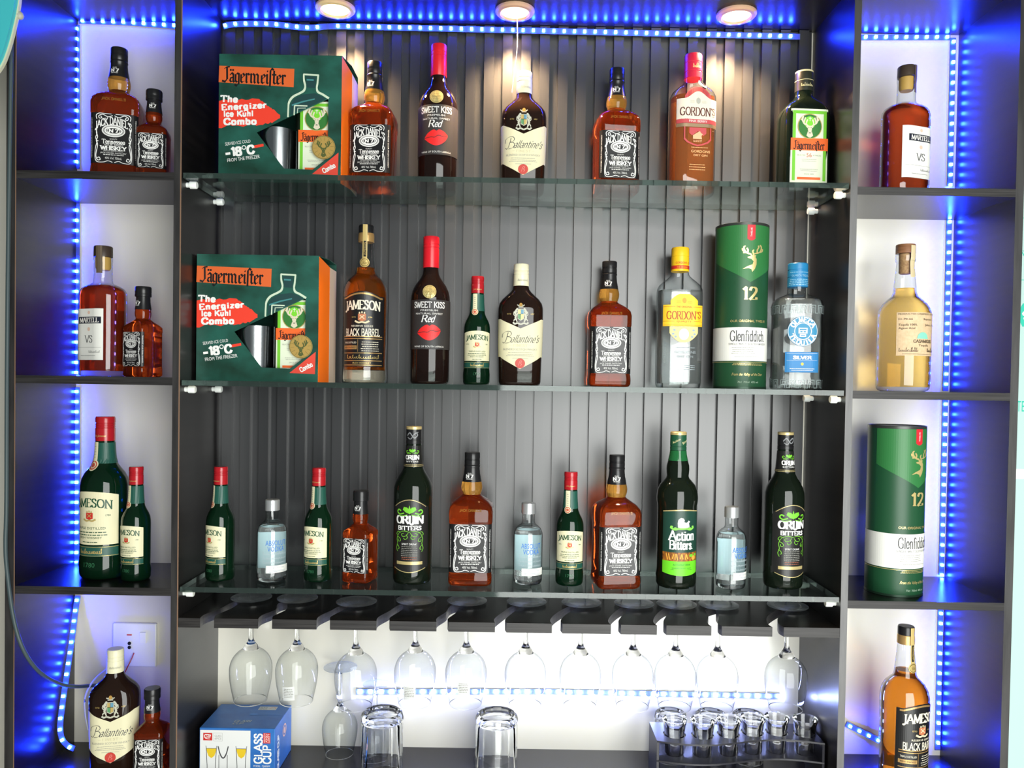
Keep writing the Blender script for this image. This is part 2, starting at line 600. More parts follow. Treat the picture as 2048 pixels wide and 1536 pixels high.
def scribble(x0, x1, y, h, seed=1):
    """points of a quick handwritten signature"""
    rn = random.Random(seed)
    pts, x = [], x0
    st = (x1 - x0) / 26
    big = True
    while x < x1:
        a = h * (rn.uniform(.7, 1.0) if big or rn.random() < .18 else rn.uniform(.22, .42))
        pts += [(x, y - h * .12 * rn.random()), (x + st * .9, y + a), (x + st * .35, y + a * .75), (x + st * .8, y - h * .1)]
        x += st * rn.uniform(1.2, 2.2)
        big = False
    return pts


def sub(a, b, n):
    return [a + (b - a) * i / n for i in range(n + 1)]


# ================================================================== the setting
Z_TOP, Z_MID, Z_BOT, Z_RACK, Z_CNT, Z_CEIL = 1.855, 1.502, 1.1467, 1.0935, 0.789, 2.191
YB = 0.19
tag(box('wall_back', -2.6, 2.6, YB, YB + 0.08, 0, 2.7, WALL), kind='structure')
tag(box('floor', -2.6, 2.6, -3.2, YB, -0.05, 0, FLOOR), kind='structure')

cab = empty('display_cabinet')
tag(cab, 'tall dark wood-grain bar cabinet with three bays and narrow side shelves', 'cabinet')
PX = [(-0.866, -0.849), (-0.581, -0.568), (0.570, 0.582), (0.851, 0.865)]
for a, b in PX:
    box('side_panel', a, b, 0, YB, 0, 2.206, LAM, cab, front=EDGE)
for a, b in ((-0.8505, -0.849), (-0.5700, -0.5680)):
    box('edge_line', a, b, -0.0006, -0.0001, 0.8, 2.19, TAN, cab)
BAYS = [(-0.849, -0.581), (-0.568, 0.570), (0.582, 0.851)]
for a, b in BAYS:
    box('top_board', a, b, 0, YB, Z_CEIL, 2.206, LAMH, cab, front=EDGEH)
    box('counter_board', a, b, 0, YB, Z_CNT - 0.016, Z_CNT, LAMH, cab, front=EDGEH)
    n = 3 if b - a > 0.5 else 1
    for i in range(n):
        x0, x1 = a + (b - a) * i / n + 0.0015, a + (b - a) * (i + 1) / n - 0.0015
        dr = box('door', x0, x1, 0.004, 0.022, 0.06, Z_CNT - 0.019, LAM, cab)
        box('handle', x1 - 0.03, x1 - 0.02, -0.012, 0.004, 0.50, 0.62, MATS['edge_band'], dr)
LZ = [1.8548, 1.5063, 1.1444]
RZ = [1.849, 1.502, 1.1415]
for z in LZ:
    box('shelf_board', -0.849, -0.581, 0, YB, z - 0.0135, z, LAMH, cab, front=EDGEH)
for z in RZ:
    box('shelf_board', 0.582, 0.851, 0, YB, z - 0.0135, z, LAMH, cab, front=EDGEH)

# fluted panel behind the glass shelves: one slat after the other
pan = box('fluted_wall_panel', -0.568, 0.566, 0.1855, 0.1895, Z_RACK + 0.0005, Z_CEIL - 0.0005, SLAT)
tag(pan, 'charcoal fluted wall panel behind the glass shelves', 'wall panel')
NS = 32
per = (0.566 + 0.568) / NS
sv = boxv(-per * 0.262, per * 0.262, 0.1765, 0.1855, Z_RACK + 0.001, Z_CEIL - 0.001)
s0 = mesh_obj('slat', sv, BOXF, SLAT, pan)
s0.location.x = -0.568 + per * 0.5
for i in range(1, NS):
    c = s0.copy(); COL.objects.link(c); c.parent = pan
    c.location.x = -0.568 + per * (i + 0.5)


def tube(name, pts, r, material, parent=None, n=8, smooth=True, close=True):
    """a round rod along points"""
    v, f = [], []
    m = len(pts)
    pts = [Vector(p) for p in pts]
    up = Vector((0, 0, 1))
    for i, p in enumerate(pts):
        d = (pts[min(i + 1, m - 1)] - pts[max(i - 1, 0)]).normalized()
        a = d.cross(up)
        if a.length < 0.05:
            a = d.cross(Vector((1, 0, 0)))
        a.normalize()
        b = a.cross(d).normalized()
        rr = r[i] if isinstance(r, (list, tuple)) else r
        v += [p + a * (rr * math.cos(2 * PI * k / n)) + b * (rr * math.sin(2 * PI * k / n)) for k in range(n)]
    for i in range(m - 1):
        for k in range(n):
            l = (k + 1) % n
            f.append((i * n + k, i * n + l, (i + 1) * n + l, (i + 1) * n + k))
    f.append(tuple(range(n - 1, -1, -1)))
    f.append(tuple(range((m - 1) * n, m * n)))
    return mesh_obj(name, v, f, material, parent, 50)


def catv(pts, n=6):
    o = []
    pts = [Vector(p) for p in pts]
    for i in range(len(pts) - 1):
        a, b, c, d = pts[max(i - 1, 0)], pts[i], pts[i + 1], pts[min(i + 2, len(pts) - 1)]
        for k in range(n):
            t = k / n
            o.append(0.5 * (2 * b + (c - a) * t + (2 * a - 5 * b + 4 * c - d) * t * t + (3 * b - a - 3 * c + d) * t ** 3))
    o.append(pts[-1])
    return o


# glass shelves on small pegs
GT = 0.009
for z, lab in ((Z_TOP, 'green-edged glass shelf under the downlights, highest of three'),
               (Z_MID, 'green-edged glass shelf at eye level between the other two'),
               (Z_BOT, 'green-edged glass shelf just above the hanging wine glasses')):
    v = boxv(-0.5655, 0.5675, 0.001, 0.172, z - GT, z)
    g = mesh_obj('glass_shelf', v, BOXF, None, None, mats=[SHELF_G, SHELF_E], fmat=[0, 0, 1, 1, 1, 1])
    tag(g, lab, 'glass shelf', 'glass shelves of the middle bay')
    for sx, xw in ((1, -0.568), (-1, 0.570)):
        for y in (0.022, 0.148):
            pg = tube('shelf_peg', [(xw, y, z - GT - 0.0068), (xw + sx * 0.006, y, z - GT - 0.0068), (xw + sx * 0.0065, y, z - GT - 0.0068),
                                    (xw + sx * 0.0165, y, z - GT - 0.0068), (xw + sx * 0.018, y, z - GT - 0.0068)],
                      [0.0045, 0.0045, 0.0066, 0.0066, 0.0055], PEG, cab, n=12)


def prism(name, loops, z0, z1, material, parent=None, tf=None, mats=None, sidemat=None):
    """an outline (with holes) pulled up from z0 to z1; tf maps (x, y, z) to space"""
    tf = tf or (lambda x, y, z: (x, y, z))
    v, f, fm = [], [], []
    flat = [p for l in loops for p in l]
    n = len(flat)
    v = [tf(x, y, z0) for x, y in flat] + [tf(x, y, z1) for x, y in flat]
    for t in tessellate_polygon([[Vector((x, y, 0)) for x, y in l] for l in loops]):
        a, b, c = [flat[i] for i in t]
        if (b[0] - a[0]) * (c[1] - a[1]) - (b[1] - a[1]) * (c[0] - a[0]) < 0:
            t = (t[0], t[2], t[1])
        f.append(tuple(i + n for i in t)); fm.append(0)
        f.append((t[0], t[2], t[1])); fm.append(0)
    o = 0
    for l in loops:
        m = len(l)
        for i in range(m):
            j = (i + 1) % m
            f.append((o + i, o + j, n + o + j, n + o + i)); fm.append(1)
        o += m
    if sidemat:
        return mesh_obj(name, v, f, None, parent, mats=[material, sidemat], fmat=fm)
    return mesh_obj(name, v, f, material, parent)


# stemware rack with curved slots
FEET = [(503, 1203), (595, 1207), (713, 1207), (832, 1206), (934, 1210), (1053, 1210), (1163, 1205), (1268, 1212), (1353, 1213), (1437, 1219), (1575, 1222)]
GAPS = [(400, 428), (516, 544), (633, 660), (753, 780), (873, 897), (990, 1013), (1104, 1125), (1222, 1242), (1314, 1333), (1423, 1444), (1545, 1568)]
FX = [at(x, y, 0.104 if x == 713 else 0.122).x for x, y in FEET]
outl = [(-0.5675, 0.188), (-0.5675, 0.0)]
for (g0, g1), fx in zip(GAPS, FX):
    a, b = at(g0, 1252, 0).x, at(g1, 1252, 0).x
    yf = -.018 if g0 == 633 else 0.0
    cl = catmull([((a + b) / 2, 0), ((a + b) / 2 - 0.002, 0.022), ((a + b) / 2 + 0.010, 0.060), (fx - 0.020, 0.100 + yf), (fx + 0.002, 0.124 + yf)], 5)
    hw = (b - a) / 2
    L_, R_ = [], []
    for i, p in enumerate(cl):
        q0, q1 = cl[max(i - 1, 0)], cl[min(i + 1, len(cl) - 1)]
        d = Vector((q1[0] - q0[0], q1[1] - q0[1])).normalized() if i else Vector((0, 1))
        w = hw + (0.0092 - hw) * min(1, i / 9)
        L_.append((p[0] - d.y * w, p[1] + d.x * w)); R_.append((p[0] + d.y * w, p[1] - d.x * w))
    e = cl[-1]
    d = Vector((cl[-1][0] - cl[-2][0], cl[-1][1] - cl[-2][1])).normalized()
    arc = [(e[0] + 0.0092 * (-d.y * math.cos(t) + d.x * math.sin(t)), e[1] + 0.0092 * (d.x * math.cos(t) + d.y * math.sin(t))) for t in (0.5, 1.05, 1.57, 2.1, 2.64)]
    outl += L_ + arc + R_[::-1]
outl += [(0.5695, 0.0), (0.5695, 0.188)]
rack = prism('stemware_rack', [outl], Z_RACK - 0.0165, Z_RACK, LAMH, sidemat=EDGEH)
tag(rack, 'dark slotted wooden rack board holding the hanging wine glasses', 'glass rack')

# ================================================================== LED strips and downlights
TAPE = mat('led_tape', (0.07, 0.10, 0.22), 0.35)
LED_B = mat('blue_led', (0.8, 0.85, 1), 0.4, emit=(0.006, 0.028, 1.0), estr=540)
LED_W = mat('cool_led', (0.95, 0.95, 1), 0.4, emit=(0.34, 0.42, 1.0), estr=330)
led_me = {}


def led_mesh(m):
    if m.name not in led_me:
        me = bpy.data.meshes.new('led')
        a, t = 0.0024, 0.0034
        me.from_pydata(boxv(-a, a, -t, 0, -a, a), [], BOXF)
        me.materials.append(m)
        led_me[m.name] = me
    return led_me[m.name]


def led_strip(label, path, spacing=0.0196, width=0.0105, m=LED_B, skip=(), name='led_strip', start=0.008, fwd=Vector((0, -1, 0))):
    """a tape along a path facing the room, with its LEDs"""
    path = [Vector(p) for p in path]
    v, f = [], []
    n = len(path)
    o0 = path[0].copy()
    frames = []
    for i, p in enumerate(path):
        d = (path[min(i + 1, n - 1)] - path[max(i - 1, 0)]).normalized()
        side = d.cross(fwd)
        side = side.normalized() if side.length > 0.1 else Vector((1, 0, 0))
        nr = side.cross(d).normalized()
        if nr.dot(fwd) < 0: nr = -nr
        frames.append((d, side, nr))
        for a, b in ((-1, 0), (1, 0), (1, 1), (-1, 1)):
            v.append(p - o0 + side * (a * width / 2) + nr * (0.0012 * b))
    for i in range(n - 1):
        for k in range(4):
            l = (k + 1) % 4
            f.append((4 * i + k, 4 * i + l, 4 * i + 4 + l, 4 * i + 4 + k))
    f += [(3, 2, 1, 0), tuple(4 * (n - 1) + k for k in range(4))]
    root = empty(name, o0)
    mesh_obj('tape', v, f, TAPE, root)
    s, nxt, cnt = 0.0, start, 0
    for i in range(n - 1):
        l = (path[i + 1] - path[i]).length
        while s + l >= nxt:
            q = path[i].lerp(path[i + 1], (nxt - s) / l)
            if cnt not in skip:
                o = bpy.data.objects.new('led', led_mesh(m))
                COL.objects.link(o); o.parent = root
                d, side, nr = frames[i]
                R = Matrix((d, -nr, d.cross(-nr))).transposed()
                o.matrix_local = Matrix.Translation(q - o0 + nr * 0.0012) @ R.to_4x4()
            cnt += 1
            nxt += spacing
        s += l
    return tag(root, label, 'light strip', 'LED strips along the cabinet')


def P(x, y, Y=0.1885):
    return at(x, y, Y)


YT = 0.1885
for seg, lab in (((50, 338), 'blue LED strip down the corner behind the big square bottle, left bay'),
                 ((372, 748), 'blue LED strip piece behind the cognac bottle, left bay second shelf'),
                 ((775, 1160), 'blue LED strip piece beside the two green bottles, left bay')):
    led_strip(lab, [P(154.5, seg[0]), P(154, seg[1])], skip=(6,) if seg[0] == 372 else ())
led_strip('short blue LED strip along the top of the left bay', [P(158, 42), P(250, 45), P(352, 52)])
led_strip('long wavy blue LED strip under the ceiling of the middle bay',
          catv([P(447, 53, .172), P(468, 49, .172), P(500, 48, .172), P(545, 49, .172), P(590, 54, .172), P(622, 56, .172), P(665, 53, .172), P(720, 54, .172)], 5) +
          [P(x, 54 + (x - 720) * 0.0225, .172) for x in range(760, 1625, 40)], skip=(10,), width=0.0110, start=0.004)
led_strip('short blue LED strip along the top of the right bay', [P(1722, 75), P(1810, 75), P(1900, 75)])
for seg, lab in (((76, 372), 'blue LED strip down the corner beside the cognac bottle, right bay'),
                 ((436, 782), 'blue LED strip piece beside the pale tequila bottle, right bay'),
                 ((800, 1150), 'blue LED strip piece beside the green tube, right bay'),
                 ((1218, 1500), 'blue LED strip beside the amber bottle at the foot of the right bay')):
    xa = 1910 - (seg[0] - 76) * 0.022
    xb = 1910 - (seg[1] - 76) * 0.022
    led_strip(lab, [P(xa - 4, seg[0]), P(xb - 4, seg[1])])
led_strip('loose blue LED strip hanging in the bottom left compartment',
          catv([P(156, 1192, .186), P(151, 1225, .180), P(143, 1290, .164), P(134, 1350, .147), P(126, 1405, .132), P(121, 1450, .121), P(124, 1475, .118), P(135, 1490, .116), P(149, 1497, .116)], 5),
          spacing=0.0196)
led_strip('bright LED strip stuck on the wall behind the wine glasses', [P(712, 1383), P(1100, 1383), P(1560, 1392)], m=LED_W, spacing=0.0205)
led_strip('blue LED strip end sloping across the bottom right compartment', catv([P(1692, 1448, .186), P(1720, 1462, .184), P(1760, 1482, .18)], 4))

RING = mat('lamp_ring', (0.52, 0.33, 0.21), 0.35)
LENS = mat('lamp_lens', (1, 0.9, 0.75), 0.4, emit=(1.0, 0.64, 0.30), estr=5)
for (x, y), lab in (((671, 9), 'leftmost of the three round ceiling downlights'), ((1030, 16), 'middle one of the three round ceiling downlights'),
                    ((1473, 21), 'rightmost of the three round ceiling downlights')):
    p = at(x, y, 0.115)
    root = empty('ceiling_downlight', (p.x, 0.115, Z_CEIL))
    tag(root, lab, 'downlight', 'ceiling downlights')
    lofted('lamp_ring', [C(-0.0005, 0.036), C(-0.004, 0.036), C(-0.007, 0.033), C(-0.0075, 0.0275), C(-0.003, 0.0245)], RING, root, K=8, caps=(False, False))
    lofted('lens', [C(-0.0045, 0.0245), C(-0.0035, 0.0245)], LENS, root, K=8)
    l = bpy.data.lights.new('downlight_beam', 'SPOT')
    l.energy = 27
    l.color = (1.0, 0.66, 0.36)
    l.spot_size = math.radians(118)
    l.spot_blend = 0.75
    l.shadow_soft_size = 0.02
    lo = bpy.data.objects.new('downlight_beam', l)
    COL.objects.link(lo); lo.parent = root
    lo.location = (0, 0, -0.012)


# ================================================================== bottle kinds
def ink(name, c, rough=0.5, **k):
    return mat(name, c, rough, **k)


I_WHITE = ink('ink_white', (0.80, 0.80, 0.77))
I_CREAM = ink('paper_cream', (0.74, 0.70, 0.46), 0.55)
I_PALE = ink('paper_pale', (0.80, 0.80, 0.74), 0.5)
I_BLACK = ink('ink_black', (0.010, 0.010, 0.011), 0.33)
I_DARK = ink('ink_dark_grey', (0.055, 0.055, 0.06), 0.5)
I_GREY = ink('ink_grey', (0.28, 0.28, 0.25), 0.6)
I_GOLD = ink('ink_gold', (0.62, 0.46, 0.16), 0.3, metal=0.35)
I_RED = ink('ink_red', (0.55, 0.025, 0.02), 0.45)
I_ORANGE = ink('ink_orange', (0.80, 0.13, 0.02), 0.45)
I_GREEN = ink('ink_leaf_green', (0.16, 0.52, 0.03), 0.45)
I_DGREEN = ink('ink_dark_green', (0.012, 0.075, 0.035), 0.4)
I_BLUE = ink('ink_blue', (0.015, 0.16, 0.62), 0.45)
CAP_BLACK = mat('black_cap', (0.012, 0.012, 0.013), 0.28)
CAP_RED = mat('red_cap', (0.40, 0.012, 0.018), 0.25, coat=0.3)
CAP_SCARLET = mat('scarlet_capsule', (0.62, 0.012, 0.022), 0.32)
CAP_CREAM = mat('cream_cap', (0.78, 0.75, 0.52), 0.35)
CAP_YELLOW = mat('yellow_cap', (0.85, 0.52, 0.015), 0.35)
CAP_BLUE = mat('blue_cap', (0.02, 0.20, 0.42), 0.35)
SILVER = mat('silver_cap', (0.66, 0.68, 0.69), 0.28, metal=0.7)
CORK = mat('cork', (0.45, 0.27, 0.12), 0.7, noise=((300, 300, 300), (0.30, 0.16, 0.07), 3))
AMBER = mat('amber_whiskey_glass', (0.60, 0.085, 0.012), 0.03, trans=0.90, ior=1.38)
AMBER_NECK = mat('amber_neck_glass', (0.80, 0.42, 0.08), 0.03, trans=0.8, ior=1.38)
DARKRED = mat('dark_wine_glass', (0.012, 0.006, 0.005), 0.04, trans=0.1, ior=1.45)
BROWNG = mat('brown_black_glass', (0.018, 0.009, 0.006), 0.04, trans=0.15, ior=1.45)
GREENG = mat('bottle_green_glass', (0.003, 0.020, 0.008), 0.04, trans=0.3, ior=1.45)
BLACKG = mat('green_black_glass', (0.006, 0.010, 0.006), 0.05, trans=0.05, ior=1.45)
L_AMBER = mat('amber_spirit', (0.95, 0.31, 0.024), 0.02, trans=0.95, ior=1.20)
L_ROSE = mat('rose_gin', (0.96, 0.36, 0.11), 0.02, trans=0.84, ior=1.22)
L_COGNAC = mat('cognac', (0.60, 0.075, 0.015), 0.02, trans=0.90, ior=1.22)
L_GOLD = mat('golden_tequila', (0.99, 0.66, 0.20), 0.02, trans=0.92, ior=1.18)
L_CLEAR = mat('clear_spirit', (0.95, 0.98, 0.98), 0.02, trans=0.94, ior=1.30)


def shrink(secs, d, z0, z1):
    s = [q for q in secs if z0 < q[0] < z1]

    def cut(z):
        for i in range(len(secs) - 1):
            a, b = secs[i], secs[i + 1]
            if a[0] <= z <= b[0] and b[0] > a[0]:
                t = (z - a[0]) / (b[0] - a[0])
                return tuple(p + (q - p) * t for p, q in zip(a, b))
        return secs[-1]
    s = [cut(z0)] + s + [cut(z1)]
    return [(z, max(a - d, .002), max(b - d, .002), max(r - d, .0015)) for z, a, b, r in s]


def ridged(z0, z1, r, n=3, at_=0.3):
    """screw cap with a few rings"""
    h = z1 - z0
    s = [C(z0, r * 0.985), C(z0 + h * .02, r)]
    for i in range(n):
        zz = z0 + h * (at_ + 0.09 * i)
        s += [C(zz, r), C(zz + h * .015, r * 0.955), C(zz + h * .04, r * 0.955), C(zz + h * .055, r)]
    s += [C(z1 - h * .06, r), C(z1, r * .93)]
    return s


def curls(d, h, sgn, v0, ul, w):
    """scrollwork corner, mirrored by sgn in u"""
    f = lambda p: [(sgn * a * h, b * h + v0) for a, b in p]
    d.curve(f([(.02, .955), (.10, .925), (.20, .965), (.27, .93), (.255, .885), (.215, .90), (.235, .93)]), w)
    d.curve(f([(.04, .985), (.16, .985), (.26, .985), (.315, .94), (.305, .87)]), w)
    d.curve(f([(.30, .70), (.312, .60), (.288, .52), (.312, .44), (.288, .36), (.312, .22), (.318, .13), (.29, .06), (.24, .07), (.26, .115), (.29, .10)]), w * 1.15)
    d.curve(f([(.325, .68), (.300, .58), (.325, .50), (.300, .42), (.325, .30), (.335, .12), (.30, .025), (.18, .025), (.10, .055), (.02, .03)]), w)


def jd_print(root, surf, h, v0, band):
    lab = Dec().grid(sub(-band, band, 36), v0, v0 + h).build('label', I_BLACK, root, surf, 0.0004)
    d = Dec()
    V = lambda t: v0 + t * h
    d.lett("JACK DANIEL'S", 0, V(.850), .135 * h, .66 * h, wt=.19, thin=.10, serif=.09, arc=-1.05 / h, track=.08)
    d.ring(0, V(.655), .215 * h, .125 * h, .018 * h); d.ring(0, V(.655), .19 * h, .105 * h, .007 * h)
    d.ring(0, V(.655), .17 * h, .09 * h, .03 * h); d.ring(0, V(.655), .125 * h, .068 * h, .012 * h)
    d.lett("N 7", .0, V(.655), .062 * h, .17 * h, wt=.24, thin=.12); d.text("o", -.015 * h, V(.667), .05 * h); d.text("OLD", 0, V(.712), .024 * h); d.text("BRAND", 0, V(.603), .024 * h)
    d.text("QUALITY", 0, V(.492), .034 * h)
    d.lett("Tennessee", 0, V(.437), .085 * h, .42 * h, wt=.17, thin=.07, serif=.1)
    d.text("SOUR  MASH", 0, V(.373), .036 * h, .34 * h)
    d.lett("WHISKEY", 0, V(.310), .074 * h, .47 * h, wt=.24, thin=.10, serif=.16)
    d.text("DISTILLED AND BOTTLED BY", 0, V(.252), .026 * h, .36 * h)
    d.text("JACK DANIEL DISTILLERY", 0, V(.213), .036 * h, .48 * h)
    d.micro(0, V(.176), .44 * h, .013 * h, seed=3)
    d.text("40% Vol. 700mL", 0, V(.112), .066 * h, .31 * h)
    for s in (-1, 1):
        curls(d, h, s, v0, 0, .0105 * h)
        d.disc(s * .29 * h, V(.435), .016 * h, .01 * h, 8)
        d.text("TENNESSEE SOUR MASH WHISKEY", s * .405 * h, V(.5), .036 * h, .80 * h, rot=-s * PI / 2)
    d.build('lettering', I_WHITE, lab, surf, 0.0008)
    return lab


def neck_no7(root, surf, v, k, u0):
    d = Dec()
    d.lett("N 7", u0, v, .0052 * k, .0125 * k, wt=.24, thin=.12); d.text("o", u0 - .0009, v + .001, .004 * k)
    d.text("OLD", u0, v + .0048 * k, .0034 * k); d.text("BRAND", u0, v - .0046 * k, .0034 * k)
    d.build('neck_lettering', I_WHITE, root, surf, 0.0008)


def kind_square_whiskey():
    r0 = empty('whiskey_bottle')
    S = lambda z, a, r=.011: (z, a, a, r)
    body = [S(0, .0335), S(.0015, .0362), S(.005, .0382), S(.012, .0386), S(.020, .0380), S(.023, .0375), S(.110, .0375), S(.1125, .0385), S(.131, .0386), S(.139, .0372, .013), S(.146, .032, .014),
            S(.1525, .0235, .0165), S(.1565, .0180, .0178), C(.159, .0160), C(.1625, .0172), C(.167, .0186), C(.1725, .0190), C(.178, .0182), C(.183, .0168)]
    b = lofted('glass_body', body[:14], AMBER, r0, K=6, smooth=50)
    lofted('neck', body[13:], AMBER_NECK, r0, K=7, caps=(False, True), smooth=50)
    sl = [C(.1815, .0172), C(.187, .0163), C(.196, .0145), C(.207, .0135), C(.2085, .0143), C(.2105, .0143), C(.212, .0132)]
    lofted('neck_sleeve', sl, CAP_BLACK, r0, K=7)
    lofted('cap', ridged(.212, .234, .0139, 2, .35), CAP_BLACK, r0, K=7)
    neck_no7(r0, surf_of(sl), .192, 1.0, -.004)
    jd_print(r0, surf_of(body), .0855, .0245, .0405)
    d = Dec().lett("JACK DANIEL'S", 0, .1345, .0042, .038, wt=.2, thin=.14, serif=0)
    d.build('embossed_lettering', AMBER_NECK, b, surf_of(body), .0006)
    return r0


def kind_small_square_whiskey():
    r0 = empty('small_whiskey_bottle')
    S = lambda z, a, r=.0075: (z, a, a, r)
    body = [S(0, .021), S(.0015, .0238), S(.004, .0252), S(.016, .0252), S(.0175, .0248), S(.080, .0248), S(.0815, .0253), S(.089, .0250), S(.093, .0225, .009), S(.099, .0165, .0115), S(.1035, .0125, .0122),
            C(.106, .0122), C(.110, .0136), C(.115, .0139), C(.120, .0132), C(.123, .0128)]
    lofted('glass_body', body, AMBER, r0, K=6, smooth=50)
    sl = [C(.121, .0140), C(.127, .0131), C(.135, .0121), C(.144, .0117)]
    lofted('neck_sleeve', sl, CAP_BLACK, r0, K=7)
    lofted('cap', [C(.144, .0132), C(.1445, .0138), C(.1490, .0138), C(.1505, .0135), C(.152, .0138), C(.160, .0138), C(.1622, .0128)], CAP_BLACK, r0, K=7)
    neck_no7(r0, surf_of(sl), .132, .85, 0)
    jd_print(r0, surf_of(body), .0615, .0185, .0275)
    return r0


def crest(root, surf, cx, cy, h, mshield, mline):
    d = Dec()
    d.grid(sub(cx - .36 * h, cx + .36 * h, 4), lambda u: cy - .38 * h + .10 * h * abs(u - cx) / (.36 * h), cy + .30 * h)
    d.build('crest', mshield, root, surf, .0008)
    e = Dec()
    e.curve([(cx - .6 * h, cy - .36 * h), (cx - .3 * h, cy - .50 * h), (cx, cy - .44 * h), (cx + .3 * h, cy - .50 * h), (cx + .6 * h, cy - .36 * h)], .12 * h)
    for x in (-.22, 0, .22):
        e.disc(cx + x * h, cy + (.44 if x == 0 else .38) * h, .07 * h, .10 * h, 8)
    e.stroke([(cx - .2 * h, cy - .15 * h), (cx + .2 * h, cy + .18 * h)], .05 * h)
    e.stroke([(cx + .2 * h, cy - .15 * h), (cx - .2 * h, cy + .18 * h)], .05 * h)
    e.build('crest_ornament', mline, root, surf, .0011)


def jam_print(root, surf, v0, h, hw, arch):
    lab = Dec().grid(sub(-hw, hw, 24), v0, lambda u: v0 + h - arch * (u / hw) ** 2).build('label', I_CREAM, root, surf, .0004)
    V = lambda t: v0 + t * h
    d = Dec()
    d.lett("JAMESON", 0, V(.79), .155 * h, .80 * h, wt=.17, thin=.06, serif=.15, arc=-.28 / h)
    d.text("ESTD", -.33 * h, V(.555), .05 * h); d.text("1780", .33 * h, V(.555), .05 * h)
    d.text("TRIPLE DISTILLED", 0, V(.315), .062 * h, .58 * h)
    d.micro(0, V(.235), .66 * h, .016 * h, 2, .05 * h, 5)
    d.text("IRISH WHISKEY", 0, V(.135), .055 * h, .46 * h)
    d.micro(0, V(.05), .36 * h, .014 * h, 1, 0, 8)
    d.build('lettering', I_DGREEN, lab, surf, .0008)
    crest(lab, surf, 0, V(.545), .19 * h, I_RED, I_GOLD)
    return lab


BAND = ink('paper_teal_green', (0.015, 0.085, 0.062), 0.4)


def kind_irish(small):
    r0 = empty('small_irish_whiskey_bottle' if small else 'irish_whiskey_bottle')
    if small:
        k, kr = 1.0, 1.0
        prof = [C(0, .0205), C(.0015, .0232), (.005, .0248, .0248, .0248), C(.018, .0252), C(.0255, .0246), C(.029, .0240), C(.040, .0243), C(.098, .0245), C(.106, .0243), C(.113, .0232), C(.120, .0205), C(.126, .0172), C(.132, .0147), C(.138, .0136), C(.150, .0126), C(.172, .0117)]
        zl, hl, hw, zb, hb, zc, zt, rc = .044, .0555, .029, .0305, .0118, .1705, .202, .0121
        stz = (.137, .168)
    else:
        prof = [C(0, .034), C(.002, .0385), C(.007, .0410), C(.028, .0415), C(.036, .0408), C(.042, .0400), C(.060, .0402), C(.150, .0405), C(.166, .0402), C(.178, .0380), C(.188, .0330), C(.196, .0270), C(.203, .0220), C(.211, .0190), C(.225, .0176), C(.248, .0162)]
        zl, hl, hw, zb, hb, zc, zt, rc = .0635, .0945, .049, .0425, .0185, .246, .2895, .0166
        stz = (.206, .243)
    b = lofted('glass_body', prof, GREENG, r0, K=8, smooth=60)
    sf = surf_of(prof)
    lofted('cap', ridged(zc, zt, rc, 3, .52), CAP_RED, r0, K=7)
    kk = .8 if small else 1.15
    Dec().text("John Jameson", 0, zc + (zt - zc) * .22, .0052 * kk, .02 * kk, slant=.3).build('cap_lettering', I_GOLD, r0, surf_of([C(0, rc), C(1, rc)]), .0004)
    jam_print(r0, sf, zl, hl, hw, hl * .07)
    bd = Dec().rect(-hw, zb, hw, zb + hb, 20).build('lower_label', BAND, r0, sf, .0004)
    d = Dec()
    d.rect(-hw, zb + hb * .90, hw, zb + hb * .94, 14); d.rect(-hw, zb + hb * .06, hw, zb + hb * .10, 14)
    d.curve(scribble(-.42 * hw, .45 * hw, zb + hb * .36, hb * .42, 3), hb * .055, hb * .03, .6, 3)
    d.build('signature', I_GOLD, bd, sf, .0008)
    # neck: dark sleeve, pale strip and round seal
    rr = prof[-3][1]
    Dec().rect(-rr * PI * .98, stz[0], rr * PI * .98, stz[1], 24, 4).build('neck_label', BAND, r0, sf, .0003)
    w = .30 * rr
    u0 = -.35 * rr
    st = Dec().rect(u0 - w, stz[0] - .002, u0 + w, stz[1] + .001, 4, 4).build('neck_strip', I_CREAM, r0, sf, .0006)
    q = .0062 if small else .0098
    Dec().disc(u0, stz[0] - q * .3, q).build('seal_rim', I_CREAM, st, sf, .0009)
    Dec().ring(u0, stz[0] - q * .3, q * .8, q * .8, q * .22).disc(u0, stz[0] - q * .3, q * .38).build('seal', mat('seal_red', (.55, .09, .05), .5), st, sf, .0012)
    d = Dec()
    for i in range(6):
        d.micro(u0, stz[0] + .006 + (stz[1] - stz[0] - .008) * i / 6, w * .9, .0008, 1, 0, i)
    d.build('strip_print', I_GREY, st, sf, .0009)
    Dec().text("1780", 0, zb * .66, .0075 * (1 if small else 1.6)).build('embossed_lettering', mat('embossed_green', (.03, .13, .06), .1), b, sf, .0005)
    return r0


